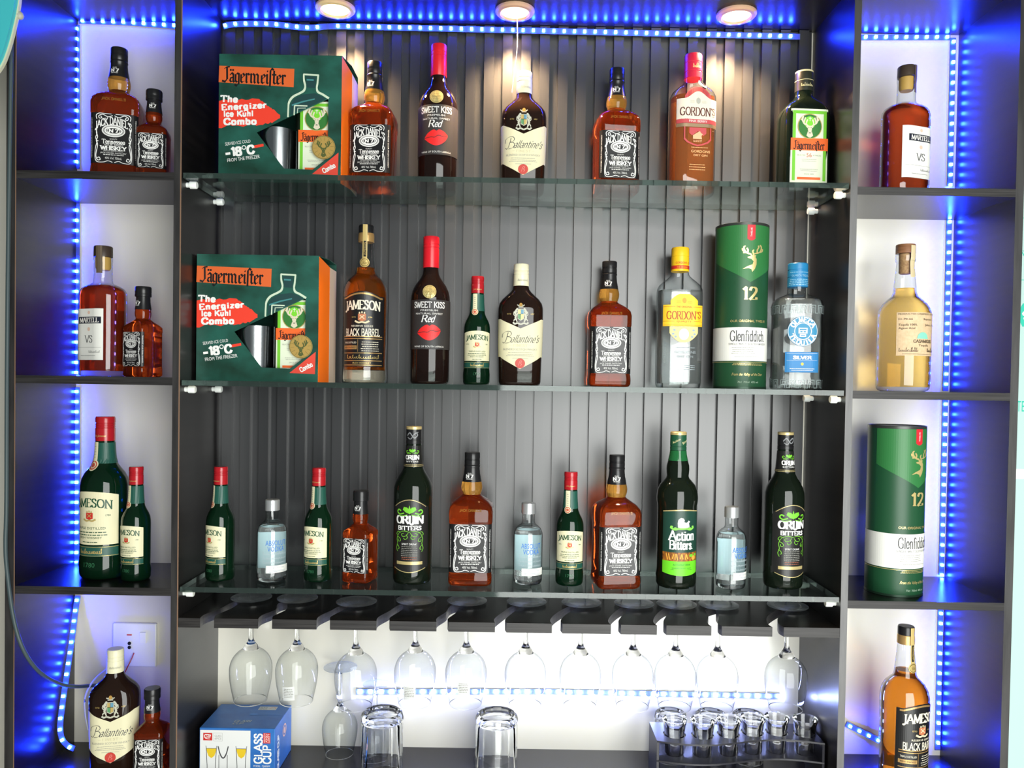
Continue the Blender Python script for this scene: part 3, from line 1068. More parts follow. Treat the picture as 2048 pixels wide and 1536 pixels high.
def kind_blended_scotch():
    r0 = empty('blended_scotch_bottle')
    S = lambda z, a, b, r: (z, a, b, r)
    prof = [S(0, .034, .022, .018), S(.002, .0375, .0255, .022), S(.007, .0393, .0275, .024), S(.06, .0405, .029, .025), S(.128, .0420, .030, .026), S(.143, .0418, .030, .026), S(.152, .0398, .0285, .0255),
            S(.160, .0345, .0255, .0235), S(.167, .0270, .0220, .0205), S(.174, .0195, .0180, .0175), C(.179, .0158), C(.184, .0146), C(.19, .0140)]
    lofted('glass_body', prof, BROWNG, r0, K=8, smooth=60)
    sf = surf_of(prof)
    capS = [C(.185, .0146)] + [C(.186, .0148), C(.206, .0144), C(.2065, .0139), C(.208, .0139), C(.2085, .0144), C(.213, .0143), C(.2135, .0139), C(.2145, .0139), C(.215, .0143), C(.2245, .0141), C(.226, .0130)]
    lofted('cap', capS, CAP_CREAM, r0, K=7)
    Dec().text("Ballantine's", .004, .1955, .0058, .02, slant=.3).build('cap_lettering', I_GREY, r0, surf_of(capS), .0004)
    hw = .0545
    flat = .0405
    top = lambda u: .1045 + .0175 * min(abs(u), flat) / flat
    bot = lambda u: .0300 + .0225 * min(abs(u), flat) / flat
    lab = Dec().grid(sub(-hw, hw, 40), bot, top, 2).build('label', I_CREAM, r0, sf, .0005)
    d = Dec()
    # script name
    d.curve([(-.0335, .0790), (-.0300, .0775), (-.0268, .0820), (-.0240, .0905), (-.0225, .0965)], .0011, .0003, .5)
    d.curve([(-.0345, .0880), (-.0330, .0945), (-.0260, .0985), (-.0190, .0985), (-.0165, .0945), (-.0190, .0905), (-.0240, .0890), (-.0180, .0880), (-.0165, .0835), (-.0205, .0785), (-.0275, .0772)], .0011, .0003, .5)
    d.lett("allantine's", .0105, .0856, .0135, .052, wt=.10, thin=.03, serif=0, slant=.45, ang=.5, track=.02)
    d.build('script_lettering', I_DARK, lab, sf, .0008)
    d = Dec()
    d.lett("FINEST", 0, .0733, .0042, .026, wt=.11, thin=.04, serif=.1, track=.25)
    d.stroke([(-.020, .0733), (-.0155, .0733)], .0003); d.stroke([(.0155, .0733), (.020, .0733)], .0003)
    d.build('grade_lettering', mat('ink_faded_gold', (.50, .45, .25), .5), lab, sf, .0008)
    d = Dec()
    d.text("BLENDED SCOTCH WHISKY", 0, .0662, .0050, .063)
    d.micro(0, .0605, .044, .0007, 1, 0, 2); d.micro(0, .0570, .054, .0007, 2, .0028, 3); d.micro(0, .0500, .034, .0007, 1, 0, 4)
    d.build('lettering', I_GREY, lab, sf, .0008)
    Dec().disc(0, .0405, .0092).build('seal', mat('wax_red', (.55, .05, .035), .4), lab, sf, .0011)
    Dec().curve([(-.003, .0365), (-.001, .043), (.0015, .0455), (.003, .043), (.0, .041), (.003, .039), (.001, .0365)], .0006).build('seal_letter', mat('wax_light', (.75, .25, .2), .4), lab, sf, .0014)
    # coat of arms: two rearing supporters around a quartered shield, crest above, scroll below
    sil = mat('arms_silver', (.50, .50, .40), .4)
    g = Dec()
    for q in (-1, 1):
        f = lambda p: [(q * a, b) for a, b in p]
        g.curve(f([(.0075, .1195), (.0095, .1240), (.0085, .1290), (.0105, .1330), (.0088, .1372), (.0070, .1395)]), .0030, .0020, .5)
        g.curve(f([(.0095, .1290), (.0065, .1310), (.0052, .1345)]), .0013); g.curve(f([(.0095, .1320), (.0068, .1360)]), .0012)
        g.curve(f([(.0085, .1215), (.0115, .1205), (.0125, .1180)]), .0014); g.curve(f([(.0100, .1270), (.0130, .1300), (.0125, .1350)]), .0011)
        g.curve(f([(.0080, .1195), (.0065, .1165)]), .0016); g.disc(q * .0066, .1405, .0018, .0016, 7)
        g.curve(f([(.002, .1480), (.004, .1465), (.0065, .1475)]), .0012)
    g.curve([(-.0135, .1150), (-.0105, .1128), (-.006, .1142), (0, .1122), (.006, .1142), (.0105, .1128), (.0135, .1150)], .0022)
    g.stroke([(-.0040, .1440), (.0040, .1440)], .0018); g.stroke([(-.0055, .1225), (-.0055, .1395), (.0055, .1395), (.0055, .1225), (0, .1195), (-.0055, .1225)], .0010)
    ar = g.build('coat_of_arms', sil, r0, sf, .0006)
    h = Dec(); h.rect(-.0050, .1312, -.0002, .1388, 2); h.build('arms_gold', I_GOLD, ar, sf, .0009)
    h = Dec(); h.poly([(.0002, .1204), (.0050, .1232), (.0050, .1304), (.0002, .1304)]); h.build('arms_gold', I_GOLD, ar, sf, .0009)
    h = Dec(); h.rect(.0002, .1312, .0050, .1388, 2); h.build('arms_blue', mat('arms_blue', (.12, .30, .42), .4), ar, sf, .0009)
    h = Dec(); h.poly([(-.0002, .1204), (-.0002, .1304), (-.0050, .1304), (-.0050, .1232)]); h.build('arms_green', mat('arms_green', (.10, .28, .12), .4), ar, sf, .0009)
    h = Dec(); h.disc(0, .1480, .0030, .0036, 8); h.build('arms_crest', mat('arms_amber', (.42, .24, .05), .4), ar, sf, .0008)
    h = Dec(); h.text("ESTD", -.0215, .131, .0034); h.text("1827", .0215, .131, .0034); h.build('arms_lettering', I_GOLD, ar, sf, .0004)
    return r0


def kind_wine():
    r0 = empty('wine_bottle')
    prof = [C(0, .031), C(.002, .0345), C(.006, .0360), C(.06, .0362), C(.155, .0364), C(.163, .0360), C(.172, .0340), C(.182, .0296), C(.190, .0240), C(.197, .0190), C(.204, .0157), C(.212, .0143), C(.222, .0139)]
    lofted('glass_body', prof, DARKRED, r0, K=9, smooth=60)
    sf = surf_of(prof)
    lofted('capsule', [C(.216, .0146), C(.217, .0150), C(.252, .0148), C(.2525, .0143), C(.254, .0143), C(.2545, .0150), C(.258, .0150), C(.2585, .0144), C(.260, .0144), C(.2605, .0150), C(.272, .0149), C(.274, .0138)], CAP_SCARLET, r0, K=8)
    g = Dec().disc(0, .1685, .0125, n=24).build('medal', mat('medal_gold', (.62, .52, .22), .3, metal=.4), r0, sf, .0006)
    d = Dec().text("QUALITY", 0, .1685, .0042); d.ring(0, .1685, .0108, .0108, .0004); d.micro(0, .1735, .012, .0006, 1, 0, 4); d.micro(0, .1635, .012, .0006, 1, 0, 5)
    d.build('medal_print', mat('ink_olive', (.16, .13, .03), .5), g, sf, .0010)
    lab = Dec().rect(-.062, .0635, .062, .154, 36).build('label', mat('label_charcoal', (.030, .028, .028), .5), r0, sf, .0004)
    d = Dec()
    d.lett("SWEET KISS", 0, .1445, .0105, .060, wt=.16, thin=.10, serif=.05, track=.10)
    d.text("PREMIUM", 0, .1345, .0046, .032); d.text("NATURAL SWEET", 0, .1285, .0046, .052)
    d.lett("R", -.0075, .1190, .0120, .011, wt=.15, thin=.05, serif=.05, slant=.25); d.lett("ed", .0050, .1190, .0120, .0125, wt=.14, thin=.05, serif=0, slant=.3)
    d.text("WINE OF SOUTH AFRICA", 0, .0685, .0044, .058)
    d.build('lettering', I_WHITE, lab, sf, .0008)
    lp = Dec()
    up = catmull([(-.022, .0935), (-.016, .1010), (-.008, .1065), (-.003, .1080), (.001, .1060), (.006, .1085), (.014, .1055), (.022, .0985)], 4)
    mid = catmull([(.022, .0985), (.012, .0970), (.004, .0985), (-.002, .0950), (-.010, .0955), (-.022, .0935)], 4)
    lp.poly(up + mid[1:-1])
    mid2 = [(x, y - .0012) for x, y in mid][::-1]
    lo = catmull([(.022, .0973), (.017, .0885), (.008, .0815), (-.001, .0795), (-.010, .0830), (-.018, .0890), (-.022, .0923)], 4)
    lp.poly(mid2 + lo[1:-1])
    lp.build('lips_print', mat('lip_red', (.72, .018, .018), .45), lab, sf, .0009)
    return r0


def gordon_body(name, liquid, capm):
    r0 = empty(name)
    S = lambda z, a, b, r: (z, a, b, r)
    prof = [S(0, .035, .024, .016), S(.002, .0385, .0275, .020), S(.006, .0400, .0290, .021), S(.012, .0408, .0295, .022), S(.170, .0412, .0298, .023), S(.182, .0408, .0296, .0235), S(.190, .0375, .0275, .0235), S(.197, .0300, .0240, .0215),
            S(.203, .0225, .0200, .0185), C(.208, .0175), C(.214, .0160), C(.221, .0157)]
    lofted('glass_body', prof, CLEAR, r0, K=8, smooth=60)
    lofted('liquid', shrink(prof, .0022, .008, .180), liquid, r0, K=8, smooth=60)
    lofted('cap', [C(.2155, .0160), C(.216, .0165), C(.226, .0165), C(.2265, .0160), C(.228, .0160), C(.2285, .0165), C(.243, .0164), C(.2435, .0160), C(.2445, .0160), C(.245, .0164), C(.258, .0162), C(.260, .0150)], capm, r0, K=8)
    return r0, prof, surf_of(prof)


def kind_pink_gin():
    r0, prof, sf = gordon_body('pink_gin_bottle', L_ROSE, mat('crimson_cap', (.60, .018, .05), .35))
    cs = surf_of([C(0, .0165), C(1, .0165)])
    Dec().curve(scribble(-.006, .010, .2335, .0070, 12), .0005, .0003, .5, 3).build('cap_lettering', mat('cap_gold', (.75, .45, .2), .4), r0, cs, .0004)
    hw = .040
    arch = lambda u: .1705 + (.0135 * (0.5 + 0.5 * math.cos(PI * min(abs(u) / .026, 1))))
    # red outline behind the white shield
    rd = mat('label_rose', (.52, .07, .08), .45)
    Dec().grid(sub(-.025, .025, 12), .1655, lambda u: .1755 + .0185 * (1 - (u / .025) ** 2)).build('label_back', rd, r0, sf, .0004)
    lab = Dec().grid(sub(-hw, hw, 30), .1335, lambda u: arch(u) if abs(u) < .026 else .1705).build('label', mat('label_ivory', (.78, .70, .56), .5), r0, sf, .0008)
    d = Dec()
    d.lett("GORDON", -.005, .1470, .0140, .056, wt=.16, thin=.06, serif=.14, slant=0); d.lett("'S", .0288, .1485, .0115, .0095, wt=.15, thin=.06, serif=.1); d.stroke([(.027, .1398), (.0335, .1398)], .0006)
    d.build('lettering', mat('ink_maroon', (.10, .022, .018), .5), lab, sf, .0012)
    e = Dec(); e.disc(0, .1665, .0042, .0058, 8); e.micro(-.011, .1665, .010, .0006, 3, .0018, 3); e.micro(.011, .1665, .010, .0006, 3, .0018, 4)
    e.build('emblem', mat('ink_silver', (.42, .42, .36), .4), lab, sf, .0012)
    b1 = Dec().rect(-hw, .1262, hw, .1340, 24).build('red_band', rd, r0, sf, .0008)
    Dec().text("PINK BERRY", 0, .1300, .0058, .034).build('band_lettering', I_WHITE, b1, sf, .0012)
    Dec().rect(-hw, .1195, hw, .1258, 24).build('silver_band', mat('band_bronze', (.38, .27, .16), .35, metal=.5), r0, sf, .0008)
    h = Dec()
    hexp = [(-.0245, .119), (-.0245, .098), (-.019, .0925), (-.009, .0885), (0, .0865), (.009, .0885), (.019, .0925), (.0245, .098), (.0245, .119)]
    h.stroke(hexp, .0022); h.grid(sub(-.016, .016, 6), lambda u: .108 + .004 * math.cos(u * 300), .1185)
    h.build('lower_emblem', rd, r0, sf, .0004)
    e = Dec(); e.poly([(-.009, .098), (-.009, .1045), (-.002, .109), (.004, .1125), (.006, .109), (.010, .107), (.007, .104), (.008, .098)]); e.micro(0, .0955, .018, .001, 2, .002, 6)
    e.build('boar_print', mat('ink_peach', (.75, .45, .25), .5), r0, sf, .0006)
    e = Dec(); e.text("GORDONS", .006, .0760, .0065, .036); e.text("DRY GIN", .006, .0690, .0052, .026); e.micro(.004, .083, .036, .0010, 1, 0, 7); e.micro(.0, .052, .034, .0010, 3, .0045, 8)
    e.build('embossed_lettering', mat('embossed_rose', (.95, .60, .30), .2), r0, sf, .0006)
    return r0


def kind_dry_gin():
    r0, prof, sf = gordon_body('dry_gin_bottle', L_CLEAR, CAP_YELLOW)
    cs = surf_of([C(0, .0165), C(1, .0165)])
    Dec().rect(-.0165 * PI * .98, .2195, .0165 * PI * .98, .2255, 28).build('cap_band', I_RED, r0, cs, .0003)
    Dec().text("GORDON'S", -.002, .2305, .0058, .022).text("G", .014, .2305, .0058).build('cap_lettering', I_RED, r0, cs, .0005)
    Dec().text("THE ORIGINAL", 0, .2225, .0036, .022).build('band_lettering', CAP_YELLOW, r0, cs, .0005)
    yl = mat('label_yellow', (.86, .56, .03), .45)
    hw = .0395
    lab = Dec().rect(-hw, .1125, hw, .1515, 28).grid(sub(-.0255, .0255, 16), .1515, lambda u: .1715 - .012 * min(1, max(0, (abs(u) - .008) / .0175)) ** 1.6).build('label', yl, r0, sf, .0006)
    d = Dec()
    d.lett("GORDON", -.005, .1325, .0140, .054, wt=.15, thin=.06, serif=.14); d.lett("'S", .0280, .1335, .0115, .0095, wt=.15, thin=.06, serif=.1); d.stroke([(.0265, .1250), (.033, .1250)], .0006)
    d.text("THE ORIGINAL", 0, .1480, .0046, .030)
    for s in (-1, 1):
        d.stroke([(s * .017, .1480), (s * hw, .1480)], .0005); d.stroke([(s * .018, .1215), (s * hw, .1215)], .0005); d.stroke([(s * .001, .1145), (s * hw, .1145)], .0004)
    d.text("QUALITY", 0, .1215, .0044, .028)
    d.build('lettering', mat('ink_rust', (.42, .06, .015), .5), lab, sf, .0010)
    e = Dec(); e.disc(0, .1595, .004, .0052, 8); e.micro(-.0105, .1585, .010, .0006, 3, .0018, 3); e.micro(.0105, .1585, .010, .0006, 3, .0018, 4)
    e.build('emblem', mat('ink_ochre', (.6, .33, .03), .5), lab, sf, .0010)
    lo = Dec()
    lo.grid(sub(-.0265, .0265, 16), lambda u: .0830 + .017 * (abs(u) / .0265) ** 2.2, .1120)
    lw = lo.build('lower_label', mat('label_pale_yellow', (.85, .70, .25), .45), r0, sf, .0006)
    e = Dec().disc(0, .098, .0095, .0105, 18); e.build('lower_emblem', mat('emblem_ivory', (.85, .83, .7), .4), lw, sf, .0010)
    e = Dec()
    for x, y in ((-.018, .1055), (-.020, .0985), (-.0155, .0935), (.018, .1055), (.020, .0985), (.0155, .0935)):
        e.disc(x, y, .0026, .0022, 8)
    e.build('berries', mat('ink_slate', (.30, .38, .42), .5), lw, sf, .0010)
    e = Dec(); e.text("GORDONS", .003, .0655, .0070, .040); e.text("DRY GIN", .003, .0575, .0056, .030); e.micro(.003, .0735, .042, .0012, 1, 0, 7); e.micro(.012, .041, .022, .0014, 3, .0035, 8)
    e.text("GORDON'S", -.0345, .062, .006, .034, rot=PI / 2)
    e.build('embossed_lettering', mat('embossed_grey', (.25, .30, .32), .2), r0, sf, .0006)
    return r0


def stag_profile(root, surf, cx, cy, s, m, off=.0006, name='stag_emblem'):
    """stag's head in profile, looking left, with a spread of antlers; s = height"""
    q = lambda p: [(cx + a * s, cy + b * s) for a, b in p]
    d = Dec()
    d.poly(q([(-.30, -.40), (-.14, -.30), (.06, -.22), (.10, -.10), (.02, -.02), (-.12, .02), (-.13, .06), (.02, .09), (.08, .14), (.20, .12), (.17, .06), (.22, -.02), (.22, -.22), (.16, -.38), (.06, -.50), (.02, -.40), (-.10, -.36)]))
    for pts in ([(.02, .10), (-.02, .16), (-.14, .20), (-.24, .30), (-.27, .42), (-.22, .46)], [(-.14, .20), (-.12, .30), (-.16, .38)], [(-.23, .28), (-.30, .30), (-.31, .36)], [(-.20, .22), (-.28, .22)],
                [(.08, .13), (.14, .18), (.30, .22), (.40, .32), (.42, .44), (.36, .50)], [(.24, .20), (.24, .32), (.30, .42), (.28, .48)], [(.34, .24), (.46, .28), (.48, .36)], [(.10, .15), (.06, .26), (.10, .32)]):
        d.curve(q(pts), .055 * s, .03 * s, .6, 3)
    return d.build(name, m, root, surf, off)


def kind_tube():
    r0 = empty('whisky_tube')
    R = .0478
    prof = [C(.0035, R), C(.2955, R)]
    g1 = mat('tube_green', (0.012, 0.068, 0.028), 0.42)
    g2 = mat('tube_light_green', (0.028, 0.165, 0.045), 0.42)
    lofted('tube_body', [C(.0005, R - .001), C(.0035, R), C(.2955, R)], g1, r0, K=9, smooth=30)
    rim = mat('tube_rim', (.02, .05, .03), .35, metal=.4)
    lofted('lower_rim', [C(0, R - .0015), C(.0002, R + .0004), C(.004, R + .0004)], rim, r0, K=9)
    lofted('lid', [C(.2950, R + .0004), C(.2995, R + .0004), C(.3000, R - .0006), C(.2982, R - .0016)], mat('tube_lid', (.06, .065, .06), .35, metal=.5), r0, K=9)
    sf = surf_of(prof)
    Dec().grid(sub(-.0745, .0745, 40), lambda u: .192 + .0395 * min(1, abs(u) / .0745) ** 1.0 * (1.15 - .15 * abs(u) / .0745), .2948).build('shield', g2, r0, sf, .0004)
    tb = Dec().grid(sub(-.0072, .0072, 6), lambda u: .2665 + .0035 * (abs(u) / .0072) ** 2, .2948).build('red_tab', mat('tab_red', (.62, .02, .03), .45), r0, sf, .0008)
    Dec().text("TWELVE", 0, .2815, .0046, .016, rot=PI / 2).build('tab_lettering', I_WHITE, tb, sf, .0011)
    gold = mat('foil_gold', (.78, .62, .26), .28, metal=.5)
    stag_profile(r0, sf, 0, .2345, .048, gold, .0008)
    d = Dec().lett("12", 0, .1722, .0215, .0265, wt=.20, thin=.05, serif=.13); 
    d.build('number', gold, r0, sf, .0008); d = Dec()
    d.text("OUR ORIGINAL TWELVE", 0, .1225, .0062, .068, arc=0)
    d.text("From the Valley of the Deer", 0, .0265, .0072, .058, slant=.3)
    d.micro(0, .0455, .064, .0009, 2, .0022, 3)
    d.build('gold_lettering', gold, r0, sf, .0008)
    Dec().rect(-.10, .0478, .10, .0486, 44).build('gold_line', gold, r0, sf, .0008)
    Dec().text("70cl  700ml  40% vol", 0, .0125, .0052, .038).build('volume_lettering', mat('ink_sage', (.35, .48, .36), .5), r0, sf, .0008)
    lab = Dec().rect(-.110, .0505, .110, .1110, 56).build('label', I_PALE, r0, sf, .0004)
    d = Dec().lett("Glenfiddich.", 0, .0955, .0185, .068, wt=.13, thin=.04, serif=.09)
    d.lett("SINGLE MALT SCOTCH WHISKY", 0, .0810, .0034, .072, wt=.12, thin=.06, serif=0, track=.2)
    d.build('lettering', I_DARK, lab, sf, .0008)
    Dec().micro(-.010, .0740, .045, .0008, 4, .0034, 9).micro(-.002, .0580, .05, .0007, 1, 0, 5).build('small_print', I_GREY, lab, sf, .0008)
    return r0


def kind_silver_tequila():
    r0 = empty('silver_tequila_bottle')
    S = lambda z, a, r: (z, a, a * .84, r)
    prof = [S(0, .038, .022), S(.002, .0420, .026), S(.006, .0436, .028), S(.020, .0436, .028), S(.024, .0426, .028), S(.135, .0426, .028), S(.139, .0436, .028), S(.154, .0436, .029), S(.161, .0420, .029), S(.167, .0345, .026), S(.171, .0255, .0205),
            C(.174, .0185), C(.178, .0178), C(.190, .0178)]
    lofted('glass_body', prof, CLEAR, r0, K=8, smooth=50)
    lofted('liquid', shrink(prof, .0025, .009, .164), L_CLEAR, r0, K=8, smooth=50)
    sf = surf_of(prof)
    cp = [C(.1865, .0176), C(.187, .0180), C(.203, .0180), C(.2035, .0174), C(.205, .0174), C(.2055, .0180), C(.2165, .0179), C(.217, .0174), C(.218, .0174), C(.2185, .0179), C(.2285, .0177), C(.230, .0164)]
    lofted('cap', cp, CAP_BLUE, r0, K=8)
    Dec().text("OLMECA TEQUILA", .002, .2065, .0052, .036).micro(0, .2125, .046, .001, 1, 0, 3).micro(0, .1995, .046, .0012, 4, .0032, 4).build('cap_lettering', mat('ink_sky', (.30, .55, .70), .5), r0, surf_of([C(0, .0180), C(1, .0180)]), .0004)
    # raised meander friezes
    gm = mat('meander_glass', (.42, .50, .50), .08, trans=.5)
    for base, dirn, nm in ((.1370, 1, 'upper_frieze'), (.0035, 1, 'lower_frieze')):
        d = Dec()
        for i in range(-5, 6):
            u = i * .0158
            d.stroke([(u - .0052, base), (u - .0052, base + .0140), (u + .0052, base + .0140), (u + .0052, base)], .0012)
            d.stroke([(u + .0052, base), (u + .0106, base)], .0012)
            d.stroke([(u - .0022, base), (u - .0022, base + .0105), (u + .0022, base + .0105), (u + .0022, base)], .0010)
        d.build(nm, gm, r0, sf, .0012)
    bl = mat('label_azure', (.035, .24, .42), .5)
    lab = Dec().disc(0, .1045, .0268, .0268, 36).build('label', bl, r0, sf, .0006)
    d = Dec()
    d.ring(0, .1045, .0260, .0260, .0008, 36); d.ring(0, .1045, .0155, .0155, .0014, 30)
    for word, sgn in (("OLMECA", 1), ("TEQUILA", -1)):
        n = len(word)
        for i, ch in enumerate(word):
            t = (i - (n - 1) / 2) * (.40 if sgn > 0 else .37)
            a = PI / 2 - t if sgn > 0 else -PI / 2 + t
            x, y = .0207 * math.cos(a), .1045 + .0207 * math.sin(a)
            d.lett(ch, x, y, .0078, .0068 if ch != 'I' else .0026, wt=.26, thin=.16, serif=0, rot=(a - PI / 2) if sgn > 0 else (a + PI / 2))
    d.rect(-.008, .1005, .008, .1105, 4); d.rect(-.0055, .0945, .0055, .0995, 4)
    d.build('lettering', I_WHITE, lab, sf, .0010)
    e = Dec(); e.rect(-.006, .1065, .006, .1085, 3); e.rect(-.005, .1025, -.001, .1048, 2); e.rect(.001, .1025, .005, .1048, 2); e.rect(-.0035, .096, .0035, .0975, 2)
    e.build('mask_print', bl, lab, sf, .0013)
    lb = Dec().rect(-.030, .0310, .030, .0675, 16).build('lower_label', mat('label_blue', (.03, .20, .46), .5), r0, sf, .0006)
    d = Dec().lett("SILVER", 0, .0575, .0055, .032, wt=.24, thin=.14, serif=0); d.micro(0, .0375, .045, .0008, 2, .0028, 6); d.stroke([(-.027, .0525), (.027, .0525)], .0003); d.stroke([(-.027, .065), (.027, .065)], .0004)
    d.build('lower_lettering', I_WHITE, lb, sf, .0010)
    Dec().disc(0, .0460, .0026, .0026, 10).build('sun_print', CAP_YELLOW, lb, sf, .0010)
    return r0


def kind_barrel():
    r0 = empty('dark_label_whiskey_bottle')
    prof = [C(0, .036), C(.002, .0395), C(.008, .0408), C(.022, .0400), C(.029, .0393), C(.036, .0390), C(.10, .0402), C(.150, .0408), C(.168, .0404), C(.180, .0378), C(.190, .0325), C(.197, .0255), C(.202, .0205), C(.208, .0186), C(.222, .0170), C(.245, .0148), C(.262, .0137)]
    lofted('glass_body', prof, CLEAR, r0, K=9, smooth=60)
    lofted('liquid', shrink(prof, .0020, .024, .214), L_AMBER, r0, K=9, smooth=60)
    lofted('heavy_base', shrink(prof, .0012, .001, .023), mat('base_glass', (.80, .72, .60), .03, trans=.85, ior=1.4), r0, K=9, smooth=60)
    sf = surf_of(prof)
    bronze = mat('bronze_foil', (.52, .32, .12), .3, metal=.5)
    lofted('collar', [C(.2615, .0142), C(.262, .0148), C(.272, .0148), C(.277, .0144), C(.278, .0138)], bronze, r0, K=8)
    lofted('stopper', [C(.278, .0138), C(.2785, .0142), C(.291, .0140), C(.293, .0128)], CAP_BLACK, r0, K=8)
    ns = surf_of(prof[:-1] + [C(.2615, .0150), C(.293, .0144)])
    st = Dec().rect(-.0042, .2180, .0042, .2925, 3, 14).build('neck_strip', mat('strip_gold', (.50, .38, .14), .4), r0, ns, .0007)
    Dec().rect(-.0022, .2330, .0022, .2620, 2, 6).build('strip_band', I_BLACK, st, ns, .0010)
    Dec().text("JAMESON", 0, .2475, .0036, .024, rot=PI / 2).build('strip_lettering', I_GOLD, st, ns, .0013)
    Dec().disc(0, .2220, .0088, .0088, 20).build('seal', I_GOLD, st, ns, .0010)
    Dec().ring(0, .2220, .0072, .0072, .0010).micro(0, .2240, .008, .0008, 3, .0022, 4).build('seal_print', mat('ink_bronze', (.13, .09, .03), .4), st, ns, .0014)
    hw = .0455
    v0 = .0295
    top = lambda u: .1580 + .0085 * math.cos(min(abs(u) / .034, 1) * PI / 2)
    lab = Dec().grid(sub(-hw, hw, 30), v0, top).build('label', I_BLACK, r0, sf, .0005)
    g = Dec()
    g.grid(sub(-.040, .040, 24), lambda u: top(u) - .0052, lambda u: top(u) - .0022)
    g.build('gold_arch', bronze, lab, sf, .0009)
    for v in (.0845, .0805, .0545, .0405, .0325):
        Dec().rect(-.040, v - .0007, .040, v + .0007, 20).build('gold_line', bronze, lab, sf, .0009)
    Dec().rect(-.0075, .0565, -.0068, .0790, 1).build('gold_divider', bronze, lab, sf, .0009)
    Dec().rect(-.040, .0612, -.009, .0680, 8).build('gold_band', bronze, lab, sf, .0009)
    d = Dec()
    d.lett("JAMESON", 0, .1420, .0155, .068, wt=.20, thin=.09, serif=.14, arc=-2.2)
    d.build('name_lettering', mat('ink_ivory', (.80, .74, .58), .5), lab, sf, .0009); d = Dec()
    d.lett("BLACK BARREL", 0, .0920, .0125, .067, wt=.17, thin=.09, serif=.05, track=.12)
    d.text("RESERVE SERIES", 0, .1035, .0046, .040)
    d.micro(.0155, .0745, .036, .0010, 5, .0040, 3); d.text("TRIPLE DISTILLED", -.0235, .0735, .0046, .027)
    d.build('lettering', mat('ink_ivory', (.80, .74, .58), .5), lab, sf, .0009)
    Dec().text("IRISH WHISKEY", -.0235, .0646, .0044, .026).build('band_lettering', I_BLACK, lab, sf, .0012)
    e = Dec(); e.curve(scribble(-.030, .030, .0455, .0062, 5), .0008, .0004, .6, 3); e.text("IRISH WHISKEY", 0, .0365, .0046, .034)
    e.text("ESTD", -.015, .1195, .0036); e.text("1780", .015, .1195, .0036)
    e.build('signature', I_GOLD, lab, sf, .0009)
    crest(lab, sf, 0, .1195, .020, mat('crest_copper', (.48, .16, .07), .5), mat('ink_cream', (.72, .60, .38), .5))
    return r0


def kind_cognac():
    r0 = empty('cognac_bottle')
    S = lambda z, a, r: (z, a, a * .72, r)
    prof = [S(0, .036, .022), S(.002, .0405, .025), S(.006, .0425, .027), S(.02, .0432, .028), S(.145, .0432, .029), S(.152, .0425, .029), S(.158, .0390, .027), S(.1625, .0320, .0225), S(.1655, .0245, .0170), (.168, .0175, .0165, .0162), C(.171, .0160), C(.178, .0155), C(.205, .0152), C(.209, .0158), C(.216, .0158)]
    lofted('glass_body', prof, CLEAR, r0, K=8, smooth=50)
    lofted('liquid', shrink(prof, .0022, .010, .164), L_COGNAC, r0, K=8, smooth=50)
    sf = surf_of(prof)
    lofted('cork', [C(.192, .0105), C(.196, .0128), C(.215, .0128)], mat('cork_gold', (.50, .30, .07), .6), r0, K=7)
    lofted('stopper', [C(.2155, .0150), C(.216, .0158), C(.2335, .0156), C(.235, .0145)], mat('stopper_dark', (.05, .035, .025), .4), r0, K=8)
    st = Dec().rect(.002, .1855, .0125, .2345, 3, 8).build('neck_strip', mat('strip_brown', (.11, .08, .05), .5), r0, surf_of(prof[:-1] + [C(.216, .0160), C(.236, .0160)]), .0006)
    lab = Dec().rect(-.0335, .0290, .0335, .1200, 14).build('label', I_PALE, r0, sf, .0006)
    Dec().rect(-.0225, .0935, .0300, .1055, 12).build('name_plate', mat('plate_navy', (.015, .018, .032), .4), lab, sf, .0009)
    Dec().lett("MARTELL", .0040, .0995, .0078, .044, wt=.20, thin=.07, serif=.15).build('lettering', mat('ink_silver_white', (.78, .76, .7), .4), lab, sf, .0012)
    Dec().lett("VS", .0040, .0660, .0125, .0185, wt=.12, thin=.04, serif=.1).stroke([(-.028, .0510), (.030, .0510)], .0003).curve(scribble(.004, .028, .0425, .0038, 9), .0003, .0002, .5, 3).micro(.002, .0365, .042, .0006, 1, 0, 3).build('print', I_DARK, lab, sf, .0009)
    for v, r in ((.1130, .0032), (.0835, .0036)):
        Dec().disc(.004, v, r, r, 8).build('crest', mat('ink_rose_gold', (.75, .52, .40), .4), lab, sf, .0009)
    return r0


